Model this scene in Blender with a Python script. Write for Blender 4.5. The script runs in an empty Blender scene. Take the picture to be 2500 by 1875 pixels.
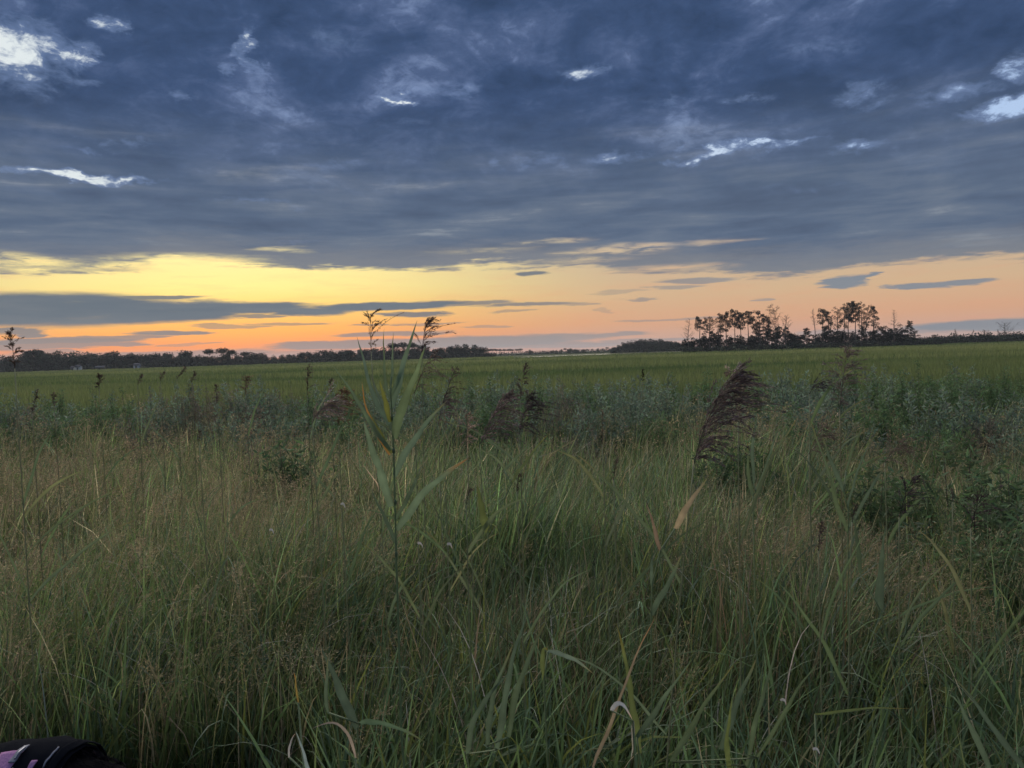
import bpy, math, random
import numpy as np
from mathutils import Matrix, Vector, Euler

# ------------------------------------------------------------------ camera
SC = bpy.context.scene
COL = SC.collection
PI = math.pi
R = math.radians
IW, IH, IF = 2500.0, 1875.0, 1850.0          # photograph size and focal length in its pixels
EYE = Vector((0.0, 0.0, 1.75))
PITCH, ROLL = R(2.36), R(1.79)
CROT = (Matrix.Rotation(R(90) - PITCH, 3, 'X') @ Matrix.Rotation(-ROLL, 3, 'Z'))
cam_d = bpy.data.cameras.new('camera')
cam = bpy.data.objects.new('camera', cam_d)
COL.objects.link(cam)
cam_d.sensor_width = 36.0
cam_d.lens = IF / IW * 36.0
cam_d.clip_start = 0.05
cam_d.clip_end = 12000
cam.matrix_world = Matrix.Translation(EYE) @ CROT.to_4x4()
SC.camera = cam


def ray(x, y):
    return (CROT @ Vector(((x - IW / 2) / IF, -(y - IH / 2) / IF, -1.0))).normalized()


def at(x, y, depth):
    """the world point seen at pixel x, y of the photograph at that depth along +Y"""
    d = ray(x, y)
    return EYE + d * (depth / d.y)


def azel(x, y):
    d = ray(x, y)
    return math.degrees(math.atan2(d.x, d.y)), math.degrees(math.asin(d.z))


def lin(r, g, b):
    f = lambda c: c / 12.92 if c <= 0.04045 else ((c + 0.055) / 1.055) ** 2.4
    return (f(r / 255.0), f(g / 255.0), f(b / 255.0))


# ------------------------------------------------------------------ sky
SUN_AZ, SUN_EL = azel(560, 700)[0], 9.0
world = bpy.data.worlds.new('World')
SC.world = world
world.use_nodes = True
wt = world.node_tree
wt.nodes.clear()


class NT:
    """short hands for building a node tree"""
    def __init__(self, tree):
        self.t = tree

    def n(self, kind, **kw):
        x = self.t.nodes.new(kind)
        for k, v in kw.items():
            setattr(x, k, v)
        return x

    def put(self, sock, v):
        if isinstance(v, bpy.types.NodeSocket):
            self.t.links.new(v, sock)
        elif v is not None:
            sock.default_value = v

    def M(self, op, a, b=None, c=None, clamp=False):
        x = self.n('ShaderNodeMath', operation=op, use_clamp=clamp)
        for i, v in enumerate((a, b, c)):
            if v is not None:
                self.put(x.inputs[i], v)
        return x.outputs[0]

    def V(self, op, a, b=None):
        x = self.n('ShaderNodeVectorMath', operation=op)
        self.put(x.inputs[0], a)
        if b is not None:
            self.put(x.inputs[1], b)
        return x.outputs['Value'] if op in ('LENGTH', 'DOT_PRODUCT') else x.outputs[0]

    def xyz(self, x, y, z=0.0):
        c = self.n('ShaderNodeCombineXYZ')
        for i, v in enumerate((x, y, z)):
            self.put(c.inputs[i], v)
        return c.outputs[0]

    def MR(self, v, a, b, c=0.0, d=1.0, smooth=True):
        x = self.n('ShaderNodeMapRange', interpolation_type='SMOOTHSTEP' if smooth else 'LINEAR')
        self.put(x.inputs[0], v)
        for i, q in enumerate((a, b, c, d)):
            self.put(x.inputs[i + 1], q)
        return x.outputs[0]

    def noise(self, vec, scale, detail=5, rough=0.55, dist=0.0, color=False, lac=2.0):
        x = self.n('ShaderNodeTexNoise')
        x.inputs['Scale'].default_value = scale
        x.inputs['Detail'].default_value = detail
        x.inputs['Roughness'].default_value = rough
        x.inputs['Distortion'].default_value = dist
        x.inputs['Lacunarity'].default_value = lac
        self.put(x.inputs['Vector'], vec)
        return x.outputs['Color' if color else 0]

    def mix(self, f, a, b):
        x = self.n('ShaderNodeMix', data_type='RGBA')
        x.clamp_factor = True
        self.put(x.inputs[0], f)
        self.put(x.inputs[6], a if isinstance(a, bpy.types.NodeSocket) else (*a, 1.0))
        self.put(x.inputs[7], b if isinstance(b, bpy.types.NodeSocket) else (*b, 1.0))
        return x.outputs[2]

    def ramp(self, f, stops, interp='LINEAR'):
        x = self.n('ShaderNodeValToRGB')
        x.color_ramp.interpolation = interp
        e = x.color_ramp.elements
        while len(e) > 1:
            e.remove(e[0])
        e[0].position, e[0].color = stops[0][0], (*stops[0][1], 1)
        for p, c in stops[1:]:
            q = e.new(p)
            q.color = (*c, 1)
        self.put(x.inputs[0], f)
        return x.outputs[0]


def build_sky():
    k = NT(wt)
    tc = k.n('ShaderNodeTexCoord')
    d = tc.outputs['Generated']
    s = k.n('ShaderNodeSeparateXYZ')
    k.put(s.inputs[0], d)
    X, Y, Z = s.outputs
    az = k.M('MULTIPLY', k.M('ARCTAN2', X, Y), 180 / PI)
    el = k.M('MULTIPLY', k.M('ARCSINE', Z), 180 / PI)
    # cloud sheet plane coordinates
    zz = k.M('ADD', k.M('MAXIMUM', Z, 0.0), 0.20)
    P = k.xyz(k.M('DIVIDE', X, zz), k.M('DIVIDE', Y, zz), 0.0)
    n_big = k.noise(P, 1.1, 3, 0.5, 0.3)
    n_mid = k.noise(k.V('ADD', P, (7.3, 2.1, 0)), 2.6, 7, 0.56, 0.35)
    n_fine = k.noise(k.V('ADD', P, (3.1, 9.7, 0)), 7.5, 8, 0.62, 0.5)
    # noise in direction space, stretched along the horizon
    AE = k.xyz(az, el, 0.0)
    streakv = k.V('MULTIPLY', AE, (0.085, 0.75, 1))
    n_st = k.noise(streakv, 1.0, 7, 0.6, 0.3)
    n_st2 = k.noise(k.V('ADD', streakv, (11.0, 5.0, 0)), 2.3, 6, 0.62, 0.4)
    warp = k.noise(k.V('MULTIPLY', AE, (0.30, 0.62, 1)), 1.0, 7, 0.62, 0.3, color=True)
    warp = k.V('MULTIPLY', k.V('SUBTRACT', warp, (0.5, 0.5, 0.5)), (7.0, 2.6, 0))
    AEw = k.V('ADD', AE, warp)                      # for breaks in the deck
    warp2 = k.noise(k.V('MULTIPLY', AE, (0.14, 1.1, 1)), 1.0, 7, 0.62, 0.2, color=True)
    warp2 = k.V('MULTIPLY', k.V('SUBTRACT', warp2, (0.5, 0.5, 0.5)), (9.0, 0.85, 0))
    AEs = k.V('ADD', AE, warp2)                     # for the low streaks

    def blob(base, px, py, rx, ry, amt, soft=0.0, hard=1.5):
        a, e = azel(px, py)
        dpx = 180 / PI / IF
        # radii in degrees at that place
        ax = abs(azel(px + rx, py)[0] - a)
        ey = ry * dpx
        v = k.V('MULTIPLY', k.V('SUBTRACT', base, (a, e, 0)), (1 / ax, 1 / ey, 0))
        return k.MR(k.V('LENGTH', v), hard, soft, 0.0, amt)

    def union(base, items, soft=0.0, hard=1.5):
        out = None
        for it in items:
            b = blob(base, *it, soft=soft, hard=hard)
            out = b if out is None else k.M('MAXIMUM', out, b)
        return out

    gaps = [(40, 128, 104, 56, .95), (165, 130, 40, 24, .8), (262, 54, 44, 15, .72), (615, 108, 26, 34, .8), (622, 160, 20, 24, .8),
            (560, 178, 22, 14, .6), (452, 238, 28, 15, .5), (190, 212, 60, 12, .42), (985, 238, 26, 9, .95),
            (1110, 214, 80, 15, .4), (1425, 176, 66, 13, .85), (1815, 242, 56, 11, .38), (1660, 246, 70, 9, .3),
            (1990, 118, 70, 16, .28), (2104, 230, 60, 22, .5), (2475, 256, 100, 17, 1.0), (2335, 218, 70, 16, .6),
            (2495, 160, 42, 26, .8), (1668, 384, 34, 10, .95), (1740, 368, 80, 9, .92), (1860, 358, 90, 9, .92),
            (1930, 345, 70, 8, .85), (2110, 354, 80, 11, .5), (1310, 392, 70, 13, .38), (1190, 402, 30, 16, .4),
            (1500, 386, 70, 11, .35), (200, 432, 120, 9, .95), (60, 422, 90, 10, .75), (310, 441, 80, 6, .8),
            (215, 370, 50, 9, .38), (305, 352, 40, 12, .38), (640, 496, 110, 8, .32), (830, 400, 80, 10, .28),
            (2000, 455, 120, 9, .22), (700, 590, 60, 7, .35), (820, 100, 90, 20, .25), (1010, 300, 120, 12, .2)]
    low_gaps = [(50, 638, 150, 16, .85), (300, 650, 160, 12, .8), (440, 636, 190, 15, .9), (520, 660, 80, 10, .75),
                (1500, 612, 110, 10, .9), (1570, 598, 90, 7, .8), (1740, 590, 90, 7, .6), (1350, 590, 90, 6, .6),
                (1620, 655, 170, 9, .8), (1420, 636, 100, 8, .6), (700, 612, 60, 7, .45), (1180, 612, 120, 6, .3)]
    gaps = [(x, y, rx * .92, ry * .92, a * (.95 if a > .9 else .84)) for x, y, rx, ry, a in gaps]
    n_bil2 = k.noise(k.V('MULTIPLY', AE, (0.62, 1.05, 1)), 1.0, 7, 0.66, 0.7)
    g1 = union(AEw, gaps, 0.0, 2.1)
    g2 = union(AEs, low_gaps)
    fb = k.M('ADD', k.M('MULTIPLY', n_fine, 0.5), k.M('MULTIPLY', n_bil2, 0.5))
    open1 = k.M('ADD', g1, k.M('MULTIPLY', k.M('SUBTRACT', fb, 0.5), 2.7))
    open1 = k.M('MINIMUM', k.M('MAXIMUM', k.M('MULTIPLY', open1, k.MR(g1, 0.02, 0.34)), 0.0), 1.1)
    # noise breaks, opened wider in the unseen sky overhead to brighten the ground
    auto = k.M('ADD', k.M('MULTIPLY', n_mid, 0.6), k.M('MULTIPLY', n_big, 0.4))
    thr = k.MR(el, 26.0, 44.0, 0.69, 0.465)
    auto = k.MR(auto, thr, k.M('ADD', thr, 0.10))
    open1 = k.M('MAXIMUM', open1, k.M('MULTIPLY', auto, 0.9))
    # cloud body colour
    body_t = k.M('ADD', k.M('MULTIPLY', n_mid, 0.6), k.M('MULTIPLY', n_big, 0.4))
    body_t = k.M('ADD', body_t, k.M('MULTIPLY', k.M('SUBTRACT', n_fine, 0.5), 0.34))
    n_bil = k.noise(k.V('MULTIPLY', AE, (0.10, 0.21, 1)), 1.0, 7, 0.6, 0.6)
    body_t = k.M('ADD', k.M('MULTIPLY', body_t, 0.5), k.M('MULTIPLY', n_bil, 0.5))
    body_t = k.M('ADD', body_t, k.M('MULTIPLY', k.M('SUBTRACT', n_bil2, 0.5), 0.16))
    body_t = k.MR(body_t, 0.39, 0.63, smooth=False)
    hi = k.ramp(body_t, [(0.0, lin(50, 70, 102)), (0.4, lin(62, 83, 119)), (0.68, lin(80, 99, 136)), (1.0, lin(126, 146, 184))])
    lo_t = k.MR(k.M('ADD', k.M('MULTIPLY', n_st, 0.6), k.M('MULTIPLY', n_mid, 0.4)), 0.33, 0.66, smooth=False)
    lo = k.ramp(lo_t, [(0.0, lin(76, 90, 114)), (0.45, lin(90, 106, 130)), (0.75, lin(106, 119, 138)), (1.0, lin(142, 150, 160))])
    body = k.mix(k.MR(el, 9.0, 19.0), lo, hi)
    # thin bluish veils round the breaks, then the open sky itself
    col = k.mix(k.MR(open1, 0.0, 0.75, 0.0, 0.7, smooth=False), body, lin(124, 146, 186))
    col = k.mix(k.MR(open1, 0.50, 0.92), col, k.mix(k.MR(az, -5, 30), lin(226, 234, 236), lin(178, 202, 236)))
    # glow under the deck
    e01 = k.MR(el, -1.0, 11.0, smooth=False)
    f = lambda e: (e + 1.0) / 12.0
    warm = k.ramp(e01, [(f(-1), lin(222, 150, 128)), (f(.4), lin(232, 150, 122)), (f(1.1), lin(250, 148, 94)), (f(2.2), lin(255, 176, 92)),
                        (f(3.6), lin(255, 208, 112)), (f(5.2), lin(255, 238, 150)), (f(7.5), lin(255, 240, 168)), (f(11), lin(216, 206, 180))])
    cool = k.ramp(e01, [(f(-1), lin(204, 172, 160)), (f(.6), lin(214, 170, 150)), (f(2.0), lin(222, 170, 136)), (f(4.0), lin(216, 182, 146)),
                        (f(6.2), lin(206, 182, 154)), (f(11), lin(184, 180, 172))])
    grey = lin(120, 130, 150)
    side = k.MR(k.M('ABSOLUTE', k.M('SUBTRACT', az, SUN_AZ)), 3.0, 32.0)
    glow = k.mix(side, warm, cool)
    glow = k.mix(k.MR(k.M('ABSOLUTE', k.M('SUBTRACT', az, SUN_AZ)), 50.0, 105.0), glow, grey)
    glow = k.mix(k.MR(n_st2, 0.45, 0.75, 0.0, 0.16), glow, lin(236, 150, 120))
    # deck edge
    pts = [(-300, 668), (0, 668), (180, 674), (330, 664), (400, 640), (520, 646), (650, 658), (900, 664), (1040, 664), (1160, 654), (1300, 656),
           (1420, 652), (1520, 668), (1700, 668), (1880, 678), (2000, 672), (2200, 650), (2350, 642), (2500, 634), (2800, 630)]
    a0, a1 = -42.0, 42.0
    stops = []
    for px, py in pts:
        a, e = azel(px, py)
        p = (a - a0) / (a1 - a0)
        if 0 <= p <= 1:
            stops.append((p, (e / 12.0,) * 3))
    edge = k.M('MULTIPLY', k.ramp(k.MR(az, a0, a1, smooth=False), stops), 12.0)
    over = k.M('SUBTRACT', el, edge)
    over = k.M('ADD', over, k.M('MULTIPLY', k.M('SUBTRACT', n_st, 0.5), 1.7))
    over = k.M('ADD', over, k.M('MULTIPLY', k.M('SUBTRACT', n_st2, 0.5), 1.5))
    n_e = k.noise(k.V('MULTIPLY', AE, (0.55, 3.6, 1)), 1.0, 6, 0.65, 0.5)
    over = k.M('ADD', over, k.M('MULTIPLY', k.M('SUBTRACT', n_e, 0.5), 1.3))
    deck = k.MR(over, -0.15, 0.50)
    deck = k.M('MULTIPLY', deck, k.M('SUBTRACT', 1.0, k.M('MULTIPLY', k.M('MULTIPLY', g2, 1.25), k.MR(k.M('ADD', k.M('MULTIPLY', n_e, 0.6), k.M('MULTIPLY', n_st2, 0.4)), 0.38, 0.56)), clamp=True))
    # streaks of low cloud in front of the glow
    low = [(120, 756, 330, 34, 1), (330, 764, 260, 24, 1), (560, 752, 220, 15, 1), (390, 730, 110, 6, .9), (760, 760, 130, 9, 1), (960, 746, 200, 9, 1),
           (1130, 742, 100, 6, .8), (1010, 766, 70, 7, .9), (1290, 745, 110, 5, .8), (1370, 746, 60, 3, .5), (410, 812, 100, 6, .9), (130, 832, 190, 8, .9), (40, 806, 80, 9, .9),
           (230, 826, 110, 5, .8), (50, 846, 170, 7, .8), (560, 796, 100, 4, .6), (700, 788, 90, 3.5, .6), (830, 842, 200, 9, .85), (950, 815, 140, 7, .8),
           (1190, 834, 240, 15, .9), (1330, 826, 150, 11, .8), (1480, 818, 90, 6, .75), (1370, 842, 170, 7, .7), (1580, 832, 120, 5, .6), (2440, 794, 250, 13, .95), (2250, 808, 160, 6, .6),
           (2090, 688, 58, 14, 1), (2130, 676, 22, 9, 1), (2255, 698, 62, 7, .95), (2345, 690, 84, 6, .95), (1305, 669, 44, 6, .95), (1570, 729, 46, 4, .6),
           (1500, 712, 50, 5, .35), (1650, 700, 80, 5, .6), (1710, 683, 100, 6, .75), (1815, 731, 30, 4, .6), (1640, 778, 110, 3, .5), (1480, 756, 22, 6, .3), (430, 864, 260, 8, .7), (760, 862, 200, 8, .55),
           (160, 870, 200, 9, .6), (2030, 812, 90, 6, .5), (70, 818, 60, 4, .9), (250, 840, 120, 4, .8), (330, 822, 70, 3, .8), (120, 858, 90, 4, .7), (480, 838, 90, 3, .5), (620, 772, 70, 3.5, .8), (1060, 790, 70, 3, .6), (930, 792, 60, 3, .6), (1180, 800, 60, 3, .5), (1250, 760, 50, 3, .5)]
    lc = union(AEs, low, 0.75, 1.3)
    lc = k.M('MULTIPLY', lc, k.MR(n_st2, 0.2, 0.42, 0.93, 1.0))
    lcol = k.mix(k.MR(el, 0.6, 3.6), lin(150, 146, 146), lin(104, 115, 126))
    lcol = k.mix(k.MR(az, 0, 20), lcol, lin(130, 138, 148))
    lcol = k.mix(k.MR(n_st, 0.35, 0.7, 0.0, 0.3), lcol, lin(146, 146, 146))
    glow = k.mix(lc, glow, lcol)
    rim = k.mix(k.MR(over, 0.3, 2.8), lin(126, 130, 138), col)
    final = k.mix(deck, glow, rim)
    clear = k.M('MULTIPLY', k.M('SUBTRACT', 1.0, deck), 1.0, clamp=True)
    # the clear twilight air itself
    sky = k.n('ShaderNodeTexSky', sky_type='NISHITA')
    sky.sun_disc = False
    sky.sun_elevation = R(SUN_EL)
    sky.sun_rotation = R(SUN_AZ)
    sky.air_density, sky.dust_density = 1.4, 2.0
    bg_air = k.n('ShaderNodeBackground')
    k.put(bg_air.inputs[0], sky.outputs[0])
    bg_air.inputs[1].default_value = 0.05
    bg_cloud = k.n('ShaderNodeBackground')
    k.put(bg_cloud.inputs[0], final)
    bg_cloud.inputs[1].default_value = 1.0
    mx = k.n('ShaderNodeMixShader')
    k.put(mx.inputs[0], k.MR(k.M('MAXIMUM', deck, lc), 0, 1, 0.93, 1.0))
    k.t.links.new(bg_air.outputs[0], mx.inputs[1])
    k.t.links.new(bg_cloud.outputs[0], mx.inputs[2])
    out = k.n('ShaderNodeOutputWorld')
    k.t.links.new(mx.outputs[0], out.inputs[0])
    world.cycles.sampling_method = 'MANUAL'
    world.cycles.sample_map_resolution = 512


build_sky()

# the last light of the hidden sun, spread wide by the cloud
sun_d = bpy.data.lights.new('sun', 'SUN')
sun_d.energy = 4.0
sun_d.angle = R(110)
sun_d.color = (1.0, 0.93, 0.82)
sun = bpy.data.objects.new('sun', sun_d)
COL.objects.link(sun)
sdir = Vector((math.sin(R(SUN_AZ)) * math.cos(R(SUN_EL)), math.cos(R(SUN_AZ)) * math.cos(R(SUN_EL)), math.sin(R(SUN_EL))))
sun.rotation_euler = (-sdir).to_track_quat('-Z', 'Y').to_euler()

SC.view_settings.view_transform = 'Standard'
SC.view_settings.look = 'None'
SC.view_settings.exposure = 0.0
SC.view_settings.gamma = 1.0
SC.view_settings.use_curve_mapping = False
SC.render.engine = 'CYCLES'
SC.cycles.max_bounces = 6
SC.cycles.diffuse_bounces = 3
SC.cycles.glossy_bounces = 2
SC.cycles.transmission_bounces = 4
SC.cycles.transparent_max_bounces = 4
SC.cycles.use_denoising = True
SC.cycles.denoiser = 'OPENIMAGEDENOISE'
SC.cycles.denoising_input_passes = 'RGB_ALBEDO_NORMAL'
SC.cycles.denoising_prefilter = 'ACCURATE'

# ------------------------------------------------------------------ helpers
RNG = np.random.default_rng(11)


def tag(o, label=None, cat=None, group=None, kind=None):
    for key, v in (('label', label), ('category', cat), ('group', group), ('kind', kind)):
        if v:
            o[key] = v
    return o


def empty(name, loc, label, cat, group=None):
    o = bpy.data.objects.new(name, None)
    COL.objects.link(o)
    o.location = loc
    o.empty_display_size = 0.2
    return tag(o, label, cat, group)


def mesh_of(name, V, T, C=None, smooth=False):
    V = np.asarray(V, np.float32)
    T = np.asarray(T, np.int32)
    me = bpy.data.meshes.new(name)
    me.vertices.add(len(V))
    me.vertices.foreach_set('co', V.ravel())
    me.loops.add(T.size)
    me.loops.foreach_set('vertex_index', T.ravel())
    me.polygons.add(len(T))
    me.polygons.foreach_set('loop_start', np.arange(0, T.size, T.shape[1], dtype=np.int32))
    if C is not None:
        a = me.color_attributes.new('tint', 'FLOAT_COLOR', 'POINT')
        c = np.ones((len(V), 4), np.float32)
        c[:, :3] = C
        a.data.foreach_set('color', c.ravel())
    me.update(calc_edges=True)
    if smooth:
        me.polygons.foreach_set('use_smooth', np.ones(len(T), bool))
    return me


def obj(name, me, mat, parent=None, loc=None):
    o = bpy.data.objects.new(name, me)
    COL.objects.link(o)
    if mat is not None and not me.materials:
        me.materials.append(mat)
    if parent is not None:
        o.parent = parent
    if loc is not None:
        o.location = loc
    return o


class Geo:
    """collects triangles with a tint per vertex"""
    def __init__(self):
        self.V, self.T, self.C, self.n = [], [], [], 0

    def add(self, V, T, C):
        V = np.asarray(V, float).reshape(-1, 3)
        C = np.asarray(C, float)
        if C.ndim == 1:
            C = np.broadcast_to(C, V.shape)
        self.V.append(V)
        self.T.append(np.asarray(T, int).reshape(-1, 3) + self.n)
        self.C.append(C)
        self.n += len(V)

    def mesh(self, name, smooth=False):
        return mesh_of(name, np.concatenate(self.V), np.concatenate(self.T), np.concatenate(self.C), smooth)

    def build(self, name, mat, parent=None, loc=None, smooth=False):
        return obj(name, self.mesh(name, smooth), mat, parent, loc)


def blades(g, base, H, ang, lean, curve, width, col, nseg=4, twist=None, power=1.4, wtip=2.2, tipcol=None, wbase=0.55):
    """grass blades: strips that leave base, lean by `lean` and bend by `curve` (radians) towards `ang`"""
    base = np.asarray(base, float)
    N = len(base)
    dirv = np.stack([np.cos(ang), np.sin(ang), np.zeros(N)], 1)
    perp = np.stack([-np.sin(ang), np.cos(ang), np.zeros(N)], 1)
    tw = np.zeros(N) if twist is None else twist
    pos = base.copy()
    Vs, Cs = [], []
    col = np.broadcast_to(np.asarray(col, float), (N, 3))
    ds = 1.0 / nseg
    for i in range(nseg + 1):
        s = i * ds
        th = lean + curve * s ** power
        tan = dirv * np.sin(th)[:, None]
        tan[:, 2] = np.cos(th)
        nor = np.cross(tan, perp)
        sd = perp * np.cos(tw)[:, None] + nor * np.sin(tw)[:, None]
        w = width * (wbase + (1 - wbase) * min(1, s * 3)) * (1 - s ** wtip) * 0.5
        c = col if tipcol is None else col + (tipcol - col) * s ** 2
        if i < nseg:
            Vs += [pos - sd * w[:, None], pos + sd * w[:, None]]
            Cs += [c, c]
        else:
            Vs.append(pos.copy())
            Cs.append(c)
        th2 = lean + curve * (s + ds * .5) ** power
        step = dirv * np.sin(th2)[:, None]
        step[:, 2] = np.cos(th2)
        pos = pos + step * (H * ds)[:, None]
    K = 2 * nseg + 1
    V = np.stack(Vs, 1).reshape(-1, 3)
    C = np.stack(Cs, 1).reshape(-1, 3)
    tri = []
    for i in range(nseg - 1):
        a = 2 * i
        tri += [(a, a + 1, a + 3), (a, a + 3, a + 2)]
    a = 2 * (nseg - 1)
    tri.append((a, a + 1, a + 2))
    T = (np.array(tri)[None] + (np.arange(N) * K)[:, None, None]).reshape(-1, 3)
    g.add(V, T, C)


def norm(v):
    return v / np.maximum(np.linalg.norm(v, axis=-1, keepdims=True), 1e-9)


def slivers(g, P, D, L, W, col, rng):
    """little pointed leaves or spikelets: a diamond at each P along D"""
    N = len(P)
    D = norm(D)
    S = norm(np.cross(D, norm(rng.normal(size=(N, 3)))))
    L = np.broadcast_to(L, N)[:, None]
    W = np.broadcast_to(W, N)[:, None]
    V = np.stack([P, P + D * L * .42 + S * W * .5, P + D * L, P + D * L * .42 - S * W * .5], 1).reshape(-1, 3)
    T = (np.array([(0, 1, 2), (0, 2, 3)])[None] + (np.arange(N) * 4)[:, None, None]).reshape(-1, 3)
    C = np.repeat(np.broadcast_to(np.asarray(col, float), (N, 3)), 4, 0)
    g.add(V, T, C)


def tube(g, pts, rad, col, sides=5):
    pts = np.asarray(pts, float)
    n = len(pts)
    rad = np.broadcast_to(rad, n)
    tan = norm(np.gradient(pts, axis=0))
    ref = np.array([0.31, 0.17, 0.94]) if abs(tan[0][2]) < .8 else np.array([1.0, .1, 0])
    u = norm(np.cross(tan, ref))
    v = np.cross(tan, u)
    a = np.arange(sides) * 2 * PI / sides
    V = pts[:, None] + rad[:, None, None] * (u[:, None] * np.cos(a)[None, :, None] + v[:, None] * np.sin(a)[None, :, None])
    T = []
    for i in range(n - 1):
        for j in range(sides):
            p, q = i * sides + j, i * sides + (j + 1) % sides
            T += [(p, q, q + sides), (p, q + sides, p + sides)]
    b = n * sides
    T += [(b - sides, b - sides + j, b - sides + j + 1) for j in range(1, sides - 1)]
    g.add(V.reshape(-1, 3), T, col)


def curve_pts(p0, p1, p2, n):
    t = np.linspace(0, 1, n)[:, None]
    p0, p1, p2 = (np.asarray(p, float) for p in (p0, p1, p2))
    return (1 - t) ** 2 * p0 + 2 * t * (1 - t) * p1 + t * t * p2


class VNoise:
    """smooth value noise over the plane, for patches of vegetation"""
    def __init__(self, seed):
        self.g = np.random.default_rng(seed).random((128, 128))

    def __call__(self, x, y):
        xi, yi = np.floor(x).astype(int), np.floor(y).astype(int)
        fx, fy = x - xi, y - yi
        fx, fy = fx * fx * (3 - 2 * fx), fy * fy * (3 - 2 * fy)
        G = lambda a, b: self.g[a % 128, b % 128]
        return (G(xi, yi) * (1 - fx) + G(xi + 1, yi) * fx) * (1 - fy) + (G(xi, yi + 1) * (1 - fx) + G(xi + 1, yi + 1) * fx) * fy


def tinted(base, n, rng, spread=0.18, hue=0.10):
    """n variations of a colour: a common brightness factor and a smaller one per channel"""
    c = np.asarray(base, float)
    return np.clip(c * np.exp(rng.normal(0, spread, (n, 1))) * np.exp(rng.normal(0, hue, (n, 3))), 0.003, 0.9)


def ground_z(x, y):
    y = np.asarray(y, float)
    t = np.clip((y - 2.5) / 5.0, 0, 1)
    return -0.36 * t * t * (3 - 2 * t) + 0 * np.asarray(x, float)


# ------------------------------------------------------------------ materials
def foliage_mat(name, transl=0.35, rough=0.55, spec=0.25, noise_scale=30.0, var=0.35, sheen=0.0):
    m = bpy.data.materials.new(name)
    m.use_nodes = True
    m.node_tree.nodes.clear()
    k = NT(m.node_tree)
    at_ = k.n('ShaderNodeAttribute', attribute_name='tint')
    tc = k.n('ShaderNodeTexCoord')
    nz = k.noise(tc.outputs['Object'], noise_scale, 4, 0.6)
    f = k.MR(nz, 0.25, 0.75, 1.0 - var, 1.0 + var, smooth=False)
    c = k.V('SCALE', at_.outputs['Color'])
    sc_node = c.node
    k.put(sc_node.inputs['Scale'], f)
    b = k.n('ShaderNodeBsdfPrincipled')
    k.put(b.inputs['Base Color'], c)
    b.inputs['Roughness'].default_value = rough
    b.inputs['Specular IOR Level'].default_value = spec
    out = k.n('ShaderNodeOutputMaterial')
    if transl > 0:
        tr = k.n('ShaderNodeBsdfTranslucent')
        k.put(tr.inputs[0], c)
        mx = k.n('ShaderNodeMixShader')
        mx.inputs[0].default_value = transl
        k.t.links.new(b.outputs[0], mx.inputs[1])
        k.t.links.new(tr.outputs[0], mx.inputs[2])
        k.t.links.new(mx.outputs[0], out.inputs[0])
    else:
        k.t.links.new(b.outputs[0], out.inputs[0])
    return m


def plain_mat(name, col, rough=0.7, spec=0.3, scale=40.0, var=0.3, bump=0.0, metal=0.0):
    m = bpy.data.materials.new(name)
    m.use_nodes = True
    m.node_tree.nodes.clear()
    k = NT(m.node_tree)
    tc = k.n('ShaderNodeTexCoord')
    nz = k.noise(tc.outputs['Object'], scale, 5, 0.6)
    c = k.mix(nz, tuple(q * (1 - var) for q in col), tuple(min(1, q * (1 + var)) for q in col))
    b = k.n('ShaderNodeBsdfPrincipled')
    k.put(b.inputs['Base Color'], c)
    b.inputs['Roughness'].default_value = rough
    b.inputs['Specular IOR Level'].default_value = spec
    b.inputs['Metallic'].default_value = metal
    if bump:
        bp = k.n('ShaderNodeBump')
        bp.inputs['Strength'].default_value = bump
        bp.inputs['Distance'].default_value = 0.01
        k.put(bp.inputs['Height'], nz)
        k.put(b.inputs['Normal'], bp.outputs[0])
    out = k.n('ShaderNodeOutputMaterial')
    k.t.links.new(b.outputs[0], out.inputs[0])
    return m


M_GRASS = foliage_mat('grass_blades', 0.5, 0.4, 0.5, 14.0, 0.3)
M_SEED = foliage_mat('seed_heads', 0.5, 0.8, 0.1, 25.0, 0.3)
M_REED = foliage_mat('reed_leaf', 0.42, 0.42, 0.4, 22.0, 0.18)
M_PLUME = foliage_mat('reed_plume', 0.25, 0.85, 0.08, 40.0, 0.3)
M_SHRUB = foliage_mat('shrub_leaves', 0.42, 0.6, 0.2, 3.0, 0.3)
M_TREE = foliage_mat('tree_leaves', 0.08, 0.8, 0.08, 0.35, 0.3)
M_BARK = foliage_mat('bark', 0.0, 0.9, 0.1, 2.0, 0.35)
M_FIELD = foliage_mat('meadow_grass', 0.5, 0.6, 0.1, 0.12, 0.15)


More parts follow.
